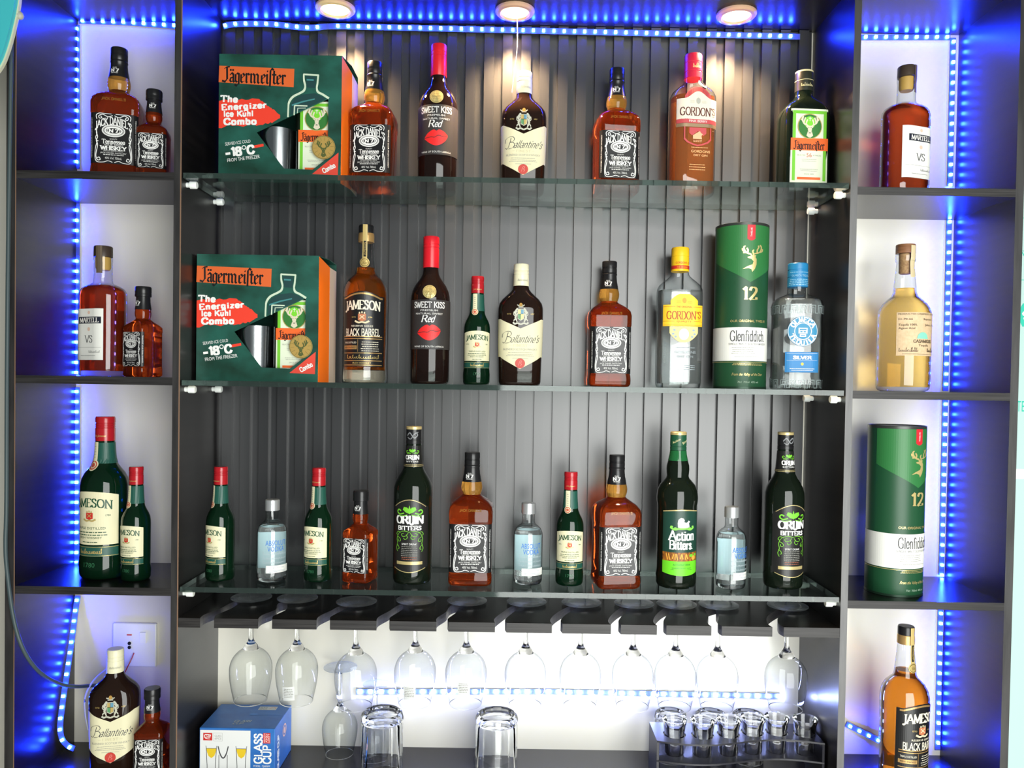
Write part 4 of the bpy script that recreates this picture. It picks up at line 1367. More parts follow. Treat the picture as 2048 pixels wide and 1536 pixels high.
def kind_gold_tequila():
    r0 = empty('golden_tequila_bottle')
    prof = [C(0, .036), C(.002, .0410), C(.006, .0438), C(.012, .0447), C(.125, .0450), C(.138, .0448), C(.148, .0425), C(.158, .0365), C(.166, .0285), C(.172, .0222), C(.178, .0198), C(.192, .0185), C(.215, .0162), C(.233, .0148), C(.2345, .0165), C(.246, .0167), C(.2485, .0160)]
    lofted('glass_body', prof, CLEAR, r0, K=9, smooth=50)
    lofted('liquid', shrink(prof, .0022, .008, .186), L_GOLD, r0, K=9, smooth=60)
    sf = surf_of(prof)
    lofted('cork', [C(.212, .0085), C(.214, .0108), C(.248, .0112)], CORK, r0, K=7)
    lofted('wood_stopper', [C(.2487, .0162), C(.249, .0168), C(.2635, .0166), C(.265, .0158)], mat('stopper_wood', (.20, .085, .035), .5, noise=((40, 40, 400), (.28, .13, .06), 4)), r0, K=8)
    Dec().rect(-.0035, .205, .0075, .262, 3, 8).build('tax_strip', mat('strip_kraft', (.60, .50, .30), .6), r0, surf_of(prof[:-2] + [C(.2345, .0170), C(.265, .0170)]), .0006)
    lab = Dec().rect(-.0445, .0630, .0445, .1395, 24).build('label', mat('paper_kraft', (.60, .43, .25), .65, noise=((200, 200, 200), (.66, .49, .30), 3)), r0, sf, .0006)
    d = Dec()
    d.text("PRODUCTOS CASAMIGOS DE MEXICO", 0, .1365, .0040, .084)
    d.text("11-70-66", -.030, .1275, .0048, .022); d.text("Reposado", .012, .1275, .0048, .022)
    d.text("Tequila 100%", -.0265, .1175, .0052, .030); d.text("Jalisco, Mexico", .022, .1175, .0052, .036); d.text("Agave Azul", -.028, .1115, .0050, .026)
    d.lett("CASAMIGOS", .002, .0885, .0050, .038, wt=.18, thin=.1, serif=0, track=.12); d.text("Tequila", .002, .0815, .0052, .020)
    for x0, n in ((-.040, 14), (.010, 12)):
        d.curve(scribble(x0, x0 + .0022 * n, .0710, .0068, n), .0004, .0003, .5, 3)
    d.micro(0, .0660, .07, .0005, 1, 0, 2)
    d.build('lettering', mat('ink_brown', (.07, .045, .025), .6), lab, sf, .0010)
    Dec().grid(sub(-.0115, .0115, 10), .0930, lambda u: .0930 + .0115 * math.sqrt(max(0, 1 - (u / .0115) ** 2))).build('sun_print', mat('ink_mint', (.22, .62, .45), .5), lab, sf, .0010)
    return r0


def kind_orijin():
    r0 = empty('herbal_bitters_bottle')
    prof = [C(0, .0285), C(.002, .0325), C(.007, .0342), C(.03, .0345), C(.120, .0343), C(.160, .0345), C(.170, .0340), C(.180, .0312), C(.190, .0260), C(.198, .0208), C(.205, .0176), C(.214, .0162), C(.230, .0148), C(.2495, .0136)]
    lofted('glass_body', prof, BLACKG, r0, K=9, smooth=60)
    sf = surf_of(prof)
    cp = [C(.2480, .0136), C(.2485, .0140), C(.254, .0140), C(.2545, .0135), C(.2555, .0135), C(.256, .0140), C(.274, .0138)]
    lofted('cap', cp, CAP_BLACK, r0, K=8)
    lofted('cap_ring', [C(.274, .0140), C(.2785, .0139), C(.279, .0128)], mat('ring_gold', (.60, .48, .22), .35, metal=.4), r0, K=8)
    cs = surf_of(cp)
    Dec().curve([(-.010, .263), (-.005, .268), (0, .262), (.004, .259), (.009, .264), (.006, .268), (.003, .265)], .0013).curve([(-.009, .260), (-.003, .257), (.003, .266), (.010, .269)], .0010).build('cap_leaf', mat('ink_mid_grey', (.22, .23, .24), .4), r0, cs, .0005)

    def leaves(d, cy, k):
        for s in (-1, 1):
            d.poly([(s * a * k, cy + b * k) for a, b in ((0, 0), (.006, .002), (.012, .007), (.010, .012), (.004, .011), (0, .006))])
            d.curve([(s * .010 * k, cy + .001 * k), (s * .018 * k, cy - .001 * k), (s * .023 * k, cy + .003 * k), (s * .020 * k, cy + .007 * k), (s * .016 * k, cy + .005 * k)], .0017 * k)
            d.curve([(s * .004 * k, cy - .002 * k), (s * .012 * k, cy - .004 * k), (s * .020 * k, cy - .004 * k)], .0012 * k)
        d.poly([(-.003 * k, cy + .004 * k), (0, cy - .001 * k), (.003 * k, cy + .004 * k), (0, cy + .015 * k)])

    hw = .036
    lab = Dec().grid(sub(-hw, hw, 26), lambda u: .0325 - .008 * math.cos(u / hw * PI / 2), lambda u: .1375 + .0150 * math.cos(u / hw * PI / 2)).build('label', mat('label_soft_black', (.014, .014, .013), .35), r0, sf, .0004)
    g = Dec()
    g.grid(sub(-.030, .030, 18), lambda u: .1382 + .0125 * math.cos(u / .030 * PI / 2), lambda u: .1395 + .0125 * math.cos(u / .030 * PI / 2))
    og = mat('ink_old_gold', (.55, .45, .20), .35, metal=.3)
    g.build('gold_arch', og, lab, sf, .0008)
    Dec().grid(sub(-.030, .030, 18), lambda u: .0300 - .007 * math.cos(u / .030 * PI / 2), lambda u: .0313 - .007 * math.cos(u / .030 * PI / 2)).build('gold_curve', og, lab, sf, .0008)
    Dec().rect(-.024, .0372, .024, .0428, 10).build('gold_band', og, lab, sf, .0008)
    l1 = Dec(); leaves(l1, .1270, 1.0); l1.build('leaf_print', I_GREEN, lab, sf, .0009)
    d = Dec()
    d.lett("ORIJIN", 0, .1165, .0130, .050, wt=.26, thin=.09, serif=.12, track=.02)
    d.lett("BITTERS", 0, .1018, .0068, .042, wt=.22, thin=.13, serif=.07, track=.10)
    d.text("SPIRIT DRINK", 0, .0735, .0048, .027)
    d.build('lettering', I_WHITE, lab, sf, .0009)
    s_ = Dec()
    for s in (-1, 1):
        for pts in ([(0, .0945), (.008, .0965), (.016, .0945), (.021, .0900), (.024, .0820), (.0225, .0740), (.025, .0660), (.0225, .0600)],
                    [(.002, .0930), (.006, .0880), (.012, .0870), (.014, .0910), (.010, .0925)], [(.016, .0935), (.022, .0950), (.025, .0905), (.022, .0885)],
                    [(.022, .0860), (.017, .0830), (.016, .0790), (.020, .0780), (.021, .0815)], [(.024, .0720), (.020, .0690), (.019, .0650), (.0215, .0640)], [(.005, .0900), (.003, .0850), (.007, .0815), (.010, .0840)]):
            s_.curve([(s * a, b) for a, b in pts], .0011, .0006, .6)
    s_.build('vine_print', mat('ink_vine', (.14, .40, .03), .5), lab, sf, .0008)
    Dec().micro(0, .0690, .030, .0009, 6, .0032, 5).build('small_print', I_GREY, lab, sf, .0008)
    Dec().micro(0, .0500, .028, .0010, 2, .0032, 6).build('warning_print', mat('ink_brick', (.30, .10, .06), .5), lab, sf, .0008)
    ns = sf
    nl = Dec().rect(-.0135 * PI * .9, .2075, .0135 * PI * .9, .2450, 24, 5).build('neck_label', mat('label_soft_black', (.014, .014, .013), .35), r0, sf, .0004)
    l2 = Dec(); leaves(l2, .2330, .50); l2.build('neck_leaf', I_GREEN, nl, sf, .0009)
    Dec().lett("ORIJIN", 0, .2245, .0070, .0250, wt=.26, thin=.1, serif=.12, track=.02).text("BITTERS", 0, .2170, .0038, .022).build('neck_lettering', I_WHITE, nl, sf, .0009)
    for v, w in ((.2085, .0009), (.2110, .0006)):
        Dec().rect(-.04, v, .04, v + w, 20).build('neck_line', MATS['ink_old_gold'], nl, sf, .0008)
    return r0


def kind_action():
    r0 = empty('green_bitters_bottle')
    prof = [C(0, .0295), C(.002, .0335), C(.008, .0358), C(.022, .0360), C(.028, .0350), C(.034, .0347), C(.139, .0347), C(.146, .0349), C(.152, .0362), C(.160, .0364), C(.172, .0352), C(.182, .0310), C(.189, .0250), C(.194, .0205), C(.198, .0192), C(.203, .0198), C(.210, .0203), C(.217, .0198), C(.226, .0172), C(.236, .0150), C(.246, .0139)]
    lofted('glass_body', prof, BLACKG, r0, K=9, smooth=60)
    sf = surf_of(prof)
    gt = mat('neck_green', (.02, .16, .05), .08, trans=.3)
    Dec().rect(-.06, .2255, .06, .2435, 36, 4).build('clear_neck', gt, r0, sf, .0003)
    cp = [C(.2440, .0142), C(.2445, .0146), C(.250, .0146), C(.2505, .0141), C(.2515, .0141), C(.252, .0146), C(.2715, .0143)]
    lofted('cap', cp, mat('cap_forest', (.012, .075, .035), .35), r0, K=8)
    lofted('cap_ring', [C(.2715, .0146), C(.2755, .0145), C(.277, .0130)], mat('ring_gold', (.60, .48, .22), .35, metal=.4), r0, K=8)
    Dec().text("Action", -.008, .2610, .0060, rot=.5).text("Bitters", .010, .2605, .0060, rot=.5).build('cap_lettering', mat('ink_lemon', (.70, .66, .35), .5), r0, surf_of(cp), .0005)
    hw = .0365
    lab = Dec().grid(sub(-hw, hw, 26), .066, lambda u: .1370 + .0035 * math.cos(u / hw * PI / 2)).build('label', mat('label_forest', (.012, .050, .035), .4), r0, sf, .0004)
    Dec().grid(sub(-hw, hw, 26), lambda u: .1362 + .0035 * math.cos(u / hw * PI / 2), lambda u: .1382 + .0035 * math.cos(u / hw * PI / 2)).build('gold_line', mat('ring_gold', (.60, .48, .22), .35), lab, sf, .0008)
    d = Dec()
    d.lett("Action", 0, .0960, .0160, .047, wt=.20, thin=.08, serif=.1, track=.03); d.lett("Bitters.", -.001, .0795, .0145, .043, wt=.22, thin=.09, serif=.1, track=.03)
    d.build('lettering', I_WHITE, lab, sf, .0008)
    # animal emblem: a seated shape on a scroll
    d = Dec()
    d.poly([(-.0085, .1105), (-.009, .118), (-.008, .124), (-.0035, .1275), (.001, .1262), (.003, .123), (.002, .120), (.006, .1185), (.009, .1205), (.010, .1225), (.0135, .1205), (.011, .1180), (.0125, .1110), (.008, .1095), (0, .1085)])
    d.build('animal_print', I_WHITE, lab, sf, .0008)
    l = Dec()
    for s in (-1, 1):
        l.curve([(s * .007, .1085), (s * .014, .1065), (s * .021, .1100)], .0026); l.disc(s * .0195, .1115, .0028, .0018, 7); l.disc(s * .013, .1090, .0026, .0018, 7)
    l.rect(-.007, .1065, .007, .1095, 4)
    l.build('scroll_print', mat('ink_lime', (.22, .60, .08), .5), lab, sf, .0009)
    ph = Dec().grid(sub(-hw, hw, 26), .0505, .0660).build('photo_band', mat('herb_photo', (.42, .16, .02), .5, noise=((260, 260, 120), (.09, .022, .008), 4)), r0, sf, .0004)
    h = Dec(); rn = random.Random(4)
    for i in range(9):
        x = -.026 + .0045 * i
        h.stroke([(x, .0525 + rn.uniform(0, .003)), (x + rn.uniform(-.003, .003), .0640 - rn.uniform(0, .002))], .0016)
    h.disc(.0235, .0560, .0055, .0042, 10)
    h.build('roots_print', mat('ink_amber', (.75, .36, .05), .5), ph, sf, .0007)
    Dec().disc(.0175, .0605, .0045, .0028, 8).disc(.028, .0610, .004, .0026, 8).build('leaf_print', I_GREEN, ph, sf, .0008)
    lw = Dec().grid(sub(-hw, hw, 26), lambda u: .0295 - .0045 * math.cos(u / hw * PI / 2), .0505).build('lower_label', mat('label_lime', (.14, .62, .02), .45), r0, sf, .0004)
    Dec().text("ALCOHOLIC DRINK", 0, .0445, .0046, .032).micro(0, .0385, .042, .0008, 2, .003, 3).build('lower_lettering', I_DGREEN, lw, sf, .0008)
    return r0


def kind_vodka():
    r0 = empty('small_vodka_bottle')
    prof = [C(0, .0205), C(.0015, .0238), C(.005, .0256), C(.010, .0262), C(.085, .0262), C(.092, .0255), C(.099, .0225), C(.1035, .0180), C(.1065, .0138), C(.109, .0120), C(.112, .0114), C(.126, .0114)]
    lofted('glass_body', prof, CLEAR, r0, K=8, smooth=50)
    lofted('liquid', shrink(prof, .0018, .009, .098), L_CLEAR, r0, K=8, smooth=60)
    lofted('heavy_base', shrink(prof, .0008, .0008, .0085), SOLIDG, r0, K=8, smooth=60)
    sf = surf_of(prof)
    lofted('cap', [C(.1255, .0122), C(.126, .0128), C(.1425, .0128), C(.1445, .0122), C(.145, .0112)], SILVER, r0, K=8)
    # pale print on the back of the bottle, seen through the spirit
    rb = prof[4][1] - .003
    Dec().rect(-.027, .020, .027, .082, 20).build('rear_print', mat('rear_print', (.50, .68, .72), .6), r0,
                                                   lambda u, v, o: Vector((-rb * math.sin(u / rb), rb * math.cos(u / rb), v)), 0)
    d = Dec()
    d.text("ABSOLUT", .003, .0715, .0130, .0365); d.text("VODKA", .003, .0610, .0130, .0295)
    d.build('name_print', I_BLUE, r0, sf, .0006)
    e = Dec()
    for k, y in enumerate((.0535, .0455, .0380)):
        e.curve(scribble(-.020, .022, y - .002, .0046, 20 + k), .0003, .0002, .5, 3)
    e.build('script_print', mat('ink_silver_grey', (.55, .60, .63), .4), r0, sf, .0006)
    lb = Dec().rect(-.014, .0185, .029, .0315, 12).build('label', I_PALE, r0, sf, .0007)
    Dec().text("40% ALC./VOL.", .008, .0275, .0034, .022).micro(.006, .0225, .034, .0007, 2, .002, 4).build('label_print', mat('ink_steel', (.25, .33, .42), .5), lb, sf, .0010)
    return r0


def stag_front(root, surf, cx, cy, s, m_head, m_dark, off):
    d = Dec()
    for g in (-1, 1):
        f = lambda p: [(cx + g * a * s, cy + b * s) for a, b in p]
        d.curve(f([(.06, .02), (.16, .10), (.30, .18), (.38, .34), (.36, .52)]), .075 * s, .05 * s, .5, 3)
        d.curve(f([(.18, .11), (.18, .24), (.13, .36)]), .06 * s, n=3)
        d.curve(f([(.31, .20), (.28, .34), (.24, .46)]), .055 * s, n=3)
        d.curve(f([(.37, .30), (.44, .38)]), .05 * s, n=3)
        d.poly(f([(.05, .0), (.16, .06), (.20, .02), (.10, -.06)]))
    d.poly([(cx + a * s, cy + b * s) for a, b in ((-.12, .04), (-.10, -.14), (-.055, -.30), (0, -.33), (.055, -.30), (.10, -.14), (.12, .04), (0, .08))])
    d.poly([(cx + a * s, cy + b * s) for a, b in ((-.10, -.20), (-.17, -.42), (-.05, -.52), (.05, -.52), (.17, -.42), (.10, -.20), (.05, -.32), (-.05, -.32))])
    o = d.build('stag_print', m_head, root, surf, off)
    e = Dec().disc(cx, cy - .28 * s, .04 * s, .03 * s, 6).disc(cx - .06 * s, cy - .03 * s, .022 * s, .016 * s, 6).disc(cx + .06 * s, cy - .03 * s, .022 * s, .016 * s, 6)
    e.build('stag_face', m_dark, root, surf, off + .0003)


def kind_herbal_liqueur():
    r0 = empty('herbal_liqueur_bottle')
    S = lambda z, a, b, r: (z, a, b, r)
    prof = [S(0, .037, .023, .006), S(.002, .0405, .0265, .009), S(.006, .0415, .0275, .010), S(.142, .0415, .0275, .010), S(.152, .0405, .0275, .013), S(.161, .0365, .0262, .017), S(.168, .0290, .0235, .0185), S(.174, .0215, .0195, .0175), C(.179, .0165), C(.184, .0155), C(.192, .0152)]
    lofted('glass_body', prof, BLACKG, r0, K=7, smooth=50)
    sf = surf_of(prof)
    lofted('cap', [C(.1895, .0154), C(.190, .0160), C(.207, .0160), C(.2075, .0154), C(.2090, .0154), C(.2095, .0160), C(.2235, .0160), C(.226, .0152)], mat('cap_olive_black', (.020, .022, .014), .35), r0, K=8)
    lofted('cap_rim', [C(.2235, .0162), C(.2265, .0158), C(.227, .0146)], mat('rim_straw', (.62, .55, .30), .4), r0, K=8)
    Dec().curve(scribble(-.011, .011, .1975, .0050, 11), .0005, .0003, .5, 3).rect(-.045, .2082, .045, .2090, 24).build('cap_lettering', MATS['rim_straw'], r0, surf_of([C(0, .0160), C(1, .0160)]), .0005)
    lab = Dec().rect(-.0340, .0190, .0340, .1510, 4).build('label', mat('label_ivory_green', (.70, .76, .58), .5), r0, sf, .0005)
    g = Dec()
    for x0, y0, x1, y1 in ((-.0310, .0225, -.0255, .1475), (.0255, .0225, .0310, .1475), (-.0255, .1420, .0255, .1475)):
        g.rect(x0, y0, x1, y1, 2)
    g.build('green_frame', I_GREEN, lab, sf, .0008)
    g = Dec().disc(0, .1195, .0225, .0225, 30).build('roundel', mat('roundel_green', (.03, .17, .03), .45), lab, sf, .0009)
    Dec().ring(0, .1195, .0225, .0225, .0013, 30).build('roundel_ring', I_GOLD, g, sf, .0012)
    Dec().disc(0, .1265, .0105, .0110, 16).build('glow_print', mat('ink_bright_green', (.18, .60, .03), .45), g, sf, .0012)
    stag_front(g, sf, 0, .1180, .036, mat('stag_cream', (.66, .60, .44), .5), I_DARK, .0015)
    c_ = Dec(); c_.stroke([(0, .1290), (0, .1360)], .0010); c_.stroke([(-.0025, .1338), (.0025, .1338)], .0010); c_.build('cross_print', I_WHITE, g, sf, .0016)
    ob = Dec().rect(-.0340, .0765, .0340, .0985, 4).build('orange_band', I_ORANGE, lab, sf, .0010)
    blackletter(0, .0862, .0150, .057).build('band_lettering', I_BLACK, ob, sf, .0013)
    d = Dec().lett("56", 0, .0685, .0085, .0095, wt=.2, thin=.09, serif=0) if False else Dec().text("56", 0, .0685, .0105)
    d.build('number_print', mat('ink_brickred', (.50, .08, .03), .5), lab, sf, .0008)
    Dec().text("SELECTED", -.0145, .0680, .0036, .015).text("BOTANICALS", .0145, .0680, .0036, .015).micro(0, .0605, .032, .0007, 2, .003, 4).micro(0, .0430, .036, .0007, 2, .003, 5).text("SINCE 1878", 0, .0345, .0036).build('small_print', I_GREY, lab, sf, .0008)
    Dec().rect(-.0215, .0245, .0215, .0290, 2).build('foot_band', I_ORANGE, lab, sf, .0008)
    return r0


def blackletter(cx, cy, h, w, rot=0.0):
    return Dec().lett("JagermeiSter", cx, cy, h, w, wt=.135, thin=.035, serif=0, gly=BLK, ang=.62, track=.03, rot=rot)


# ------------------------------------------------------------------ standing the bottles
PROTO = {}


def stand(kind, label, px, py, Y, z, rot=0.0, group=None, cat='bottle', scale=1.0, lean=0.0):
    """px, py: where the middle of the thing shows in the photograph; it stands at depth Y on height z"""
    key = kind if isinstance(kind, str) else kind.__name__
    fn = globals()[key] if not key.startswith('irish') else None
    if key not in PROTO:
        o = kind_irish(key == 'irish_small') if key.startswith('irish') else fn()
        PROTO[key] = o
    else:
        o = copy_tree(PROTO[key])
    o.location = (at(px, py, Y).x, Y, z + 0.0002)
    o.rotation_euler = (0, lean, math.radians(rot))
    if scale != 1.0:
        o.scale = (scale,) * 3
    if 'group' in o.keys():
        del o['group']
    return tag(o, label, cat, group)


SQ, SSQ = 'kind_square_whiskey', 'kind_small_square_whiskey'
GS, GSS, GSI = 'square black-label whiskey bottles', 'small square black-label whiskey bottles', 'small green whiskey bottles with cream labels'
# top glass shelf
stand(SQ, 'square amber whiskey bottle beside the gift box on the top glass shelf', 748, 265, .112, Z_TOP, -3, GS)
stand('kind_wine', 'red-capped dark wine bottle with lips label on the top glass shelf', 876, 245, .128, Z_TOP, 0, 'dark wine bottles with red lips')
stand('kind_blended_scotch', 'flat dark bottle with cream chevron label on the top glass shelf', 1047, 270, .126, Z_TOP, 0, 'dark flat bottles with chevron labels')
stand(SQ, 'square whiskey bottle standing alone before the pink gin on the top shelf', 1232, 270, .124, Z_TOP, 6, GS)
stand('kind_pink_gin', 'pink-orange gin bottle with crimson cap and ivory label', 1384, 255, .120, Z_TOP, 8)
stand('kind_herbal_liqueur', 'dark flat liqueur bottle with green stag label and orange band', 1606, 260, .105, Z_TOP, 4)
# middle glass shelf
stand('kind_barrel', 'amber whiskey bottle with black label beside the middle-shelf gift box', 731, 610, .128, Z_MID, 2, 'amber bottles with black labels')
stand('kind_wine', 'red-capped dark wine bottle with lips label on the middle glass shelf', 861, 620, .130, Z_MID, 2, 'dark wine bottles with red lips')
stand('irish_small', 'small green bottle with cream label between wine and chevron-label bottle', 954, 665, .132, Z_MID, 4, GSI)
stand('kind_blended_scotch', 'flat dark bottle with cream chevron label on the middle glass shelf', 1041, 650, .132, Z_MID, 0, 'dark flat bottles with chevron labels')
stand(SQ, 'square amber whiskey bottle with glare-washed label on the middle glass shelf', 1217, 650, .134, Z_MID, 1.5, GS)
stand('kind_dry_gin', 'clear gin bottle with bright yellow cap and yellow label', 1358, 640, .125, Z_MID, 6)
stand('kind_tube', 'tall green cylindrical whisky tube on the middle glass shelf', 1481, 615, .122, Z_MID, 4, 'green whisky tubes', cat='tube')
stand('kind_silver_tequila', 'clear tequila bottle with blue cap and round blue label', 1593, 660, .098, Z_MID, -2)
# bottom glass shelf
stand('irish_small', 'small green bottle with cream label at the left end of the bottom shelf', 441, 1048, .060, Z_BOT, -28, GSI)
stand('kind_vodka', 'small clear vodka bottle between two green bottles, label turned right', 544, 1082, .058, Z_BOT, 26, 'small clear vodka bottles')
stand('irish_small', 'small green bottle with cream label beside the smallest square whiskey', 637, 1048, .066, Z_BOT, -18, GSI)
stand(SSQ, 'small square whiskey bottle on the bottom glass shelf', 721, 1072, .066, Z_BOT, -16, GSS)
stand('kind_orijin', 'tall black herbal bitters bottle with green vines, left one of two', 826, 1012, .066, Z_BOT, -3, 'tall black bitters bottles with green vines')
stand(SQ, 'square amber whiskey bottle beside the black bitters on the bottom shelf', 943, 1038, .070, Z_BOT, 0, GS)
stand('kind_vodka', 'small clear vodka bottle in the middle of the bottom glass shelf', 1056, 1088, .067, Z_BOT, 6, 'small clear vodka bottles')
stand('irish_small', 'small green bottle with cream label between vodka and square whiskey', 1140, 1060, .066, Z_BOT, -4, GSI)
stand(SQ, 'square amber whiskey bottle left of the green bitters on the bottom shelf', 1232, 1043, .064, Z_BOT, 7, GS)
stand('kind_action', 'dark green bitters bottle with lime green label and white lettering', 1354, 1022, .066, Z_BOT, 6)
stand('kind_vodka', 'small clear vodka bottle between the two bitters at the right', 1462, 1098, .060, Z_BOT, 24, 'small clear vodka bottles')
stand('kind_orijin', 'tall black herbal bitters bottle with green vines, right one of two', 1568, 1022, .074, Z_BOT, 8, 'tall black bitters bottles with green vines')
# left side shelves
stand(SQ, 'big square whiskey bottle on the top left side shelf', 238, 215, .085, LZ[0], 14, GS, scale=1.03)
stand(SSQ, 'small square whiskey bottle beside the big one, top left shelf', 308, 260, .070, LZ[0], 12, GSS)
stand('kind_cognac', 'cognac bottle with white label turned left on the left side shelf', 206, 620, .085, LZ[1], -24, 'cognac bottles with white labels')
stand(SSQ, 'small square whiskey bottle beside the cognac on the left side shelf', 286, 665, .075, LZ[1], -24, GSS)
stand('irish_big', 'large green whiskey bottle with cream label and red cap', 210, 1000, .082, LZ[2], -10)
stand('irish_small', 'small green bottle beside the large green one, left side shelf', 272, 1050, .060, LZ[2], -14, GSI)
stand('kind_blended_scotch', 'flat dark chevron-label bottle before the wall socket, bottom left compartment', 230, 1440, .070, Z_CNT, 12, 'dark flat bottles with chevron labels')
stand(SSQ, 'small square whiskey bottle in the bottom left compartment', 304, 1480, .052, Z_CNT, 6, GSS)
# right side shelves
stand('kind_cognac', 'cognac bottle with white label on the top right side shelf', 1811, 250, .080, RZ[0], 20, 'cognac bottles with white labels')
stand('kind_gold_tequila', 'golden tequila bottle with kraft paper label on the right side shelf', 1808, 640, .085, RZ[1], 16)
stand('kind_tube', 'tall green cylindrical whisky tube on the right side shelf', 1790, 1020, .072, RZ[2], 22, 'green whisky tubes', cat='tube')
stand('kind_barrel', 'amber whiskey bottle with black label in the bottom right compartment', 1808, 1430, .060, Z_CNT, 20, 'amber bottles with black labels')


# ================================================================== gift boxes
BOXG = mat('box_print_green', (0.008, 0.036, 0.023), 0.35, noise=((13, 13, 17), (0.018, 0.110, 0.082), 5))
BOXIN = mat('box_inside', (0.02, 0.02, 0.02), 0.6)
BOX_OR = mat('box_orange', (0.86, 0.16, 0.01), 0.4)
BOX_PALE = mat('box_cream_edge', (0.80, 0.62, 0.48), 0.5)
KZ = 1 / (3.938 * 1121)


def bx(x, y):
    return ((x - 690) * KZ, (1297 - y) * KZ)


def kind_gift_box():
    r0 = empty('gift_box')
    W2, H, Dp = .1085, .2245, .100
    t = .0012
    win = [bx(*p) for p in ((508, 910), (725, 1188), (948, 1194), (1066, 1100), (1066, 640))]
    tf = lambda x, y, z: (x, z, y)
    fr = prism('front_panel', [[(-W2, 0), (W2, 0), (W2, H), (-W2, H)], win], 0, t, BOXG, r0, tf=tf)
    box('side_panel', -W2, -W2 + t, t, Dp, 0, H, BOXG, r0)
    box('back_panel', -W2, W2 + .009, Dp - t, Dp, 0, H, BOXG, r0)
    plan = [(-W2 + t, t), (W2, t), (W2 + .0085, .045), (W2 + .0085, Dp - t), (-W2 + t, Dp - t)]
    prism('bottom_panel', [plan], 0, t, BOXG, r0)
    prism('top_panel', [plan], H - t, H, BOXG, r0)
    v = [(W2, 0, 0), (W2 + .009, .045, 0), (W2 + .0078, .0455, 0), (W2 - .001, .001, 0), (W2, 0, H - .001), (W2 + .009, .045, H - .014), (W2 + .0078, .0455, H - .014), (W2 - .001, .001, H - .001)]
    mesh_obj('chamfer_panel', v, BOXF, BOX_OR, r0)
    box('pale_panel', W2 + .0078, W2 + .009, .0455, Dp - t, 0, H - .014, BOX_PALE, r0)
    sf = plane_surf((0, 0, 0), (1, 0, 0), (0, 0, 1))
    fl = dict(flat=True)
    # orange name banner
    a = [bx(*p) for p in ((212, 398), (798, 414), (794, 556), (208, 526))]
    d = Dec(); d.quad(a[3], a[2], a[1], a[0])
    bn = d.build('banner', mat('banner_orange', (.66, .12, .025), .45), fr, sf, .0003, True)
    c = bx(493, 470)
    blackletter(c[0], c[1], .0265, .112, rot=-.03).build('banner_lettering', I_BLACK, fr, sf, .0006, True)
    # brush stroke patch
    rn = random.Random(9)
    top = [(212, 672), (300, 655), (420, 660), (520, 648), (560, 680), (600, 705), (640, 735), (690, 772)]
    bot = [(690, 800), (640, 830), (590, 838), (540, 858), (470, 850), (380, 868), (300, 862), (212, 882)]
    pts = []
    for L in (top, bot):
        for i in range(len(L) - 1):
            (x0, y0), (x1, y1) = L[i], L[i + 1]
            for k in range(4):
                pts.append(bx(x0 + (x1 - x0) * k / 4, y0 + (y1 - y0) * k / 4 + rn.uniform(-7, 7)))
        pts.append(bx(*L[-1]))
    Dec().poly(pts[::-1]).build('brush_patch', mat('brush_red', (.78, .045, .02), .5), fr, sf, .0003, True)
    d = Dec()
    K_ = dict(wt=.24, thin=.20, serif=0, track=.16)
    d.lett("The", *bx(292, 655), .0105, .0290, rot=-.03, **K_)
    d.lett("Energizer", *bx(408, 709), .0098, .0790, rot=.07, **K_)
    d.lett("Ice Kuhl", *bx(365, 768), .0092, .0520, rot=.03, **K_); d.disc(*bx(398, 748), .0009, n=7); d.disc(*bx(412, 747), .0009, n=7)
    d.lett("Combo", *bx(378, 828), .0105, .0570, rot=.03, **K_)
    d.build('slogan_lettering', I_WHITE, fr, sf, .0006, True)
    d = Dec()
    d.text("SERVED ICE COLD", *bx(362, 992), .0078, .0450, rot=.14)
    d.lett("18", *bx(352, 1062), .0140, .0165, wt=.26, thin=.18, serif=0, rot=.10); d.stroke([bx(272, 1082), bx(300, 1078)], .0036)
    d.lett("C", *bx(462, 1046), .0140, .0120, wt=.26, thin=.18, serif=0, rot=.10); d.ring(*bx(410, 1030), .0040, .0040, .0015)
    d.text("FROM THE FREEZER", *bx(408, 1114), .0088, .0580, rot=.14)
    d.build('temperature_lettering', I_WHITE, fr, sf, .0006, True)
    d = Dec(); d.poly([bx(*p) for p in ((480, 1036), (565, 1018), (562, 998), (482, 1014))]); d.build('red_dash', MATS['brush_red'], fr, sf, .0003, True)
    # printed outline of a bottle
    glow = mat('print_glow', (.55, .66, .50), .5)
    d = Dec()
    d.curve([bx(*p) for p in ((752, 785), (754, 720), (760, 672), (790, 630), (850, 598), (876, 578), (884, 545), (874, 500), (872, 458))], .0028)
    d.stroke([bx(872, 455), bx(985, 460)], .0028)
    d.curve([bx(*p) for p in ((985, 460), (980, 520), (975, 560), (985, 590), (1020, 608), (1066, 636))], .0028)
    d.stroke([bx(800, 770), bx(803, 698), bx(900, 700)], .0022); d.stroke([bx(825, 755), bx(828, 718), bx(890, 716)], .0012)
    d.build('bottle_outline_print', glow, fr, sf, .0003, True)
    d = Dec()
    d.poly([bx(*p) for p in ((890, 470), (965, 472), (962, 560), (898, 556))][::-1])
    d.poly([bx(*p) for p in ((770, 770), (775, 690), (800, 645), (860, 612), (960, 600), (1020, 625), (1050, 642), (880, 722))][::-1])
    d.build('bottle_print', mat('print_dark_teal', (.012, .05, .05), .4), fr, sf, .0002, True)
    d = Dec(); d.poly([bx(*p) for p in ((895, 490), (950, 492), (950, 505), (895, 503))][::-1]); d.build('print_highlight', mat('print_teal', (.05, .22, .22), .4), fr, sf, .0004, True)
    d = Dec(); d.poly([bx(*p) for p in ((780, 690), (870, 660), (960, 640), (960, 650), (870, 672), (782, 702))][::-1])
    d.build('print_highlight', mat('print_teal', (.05, .22, .22), .4), fr, sf, .0004, True)
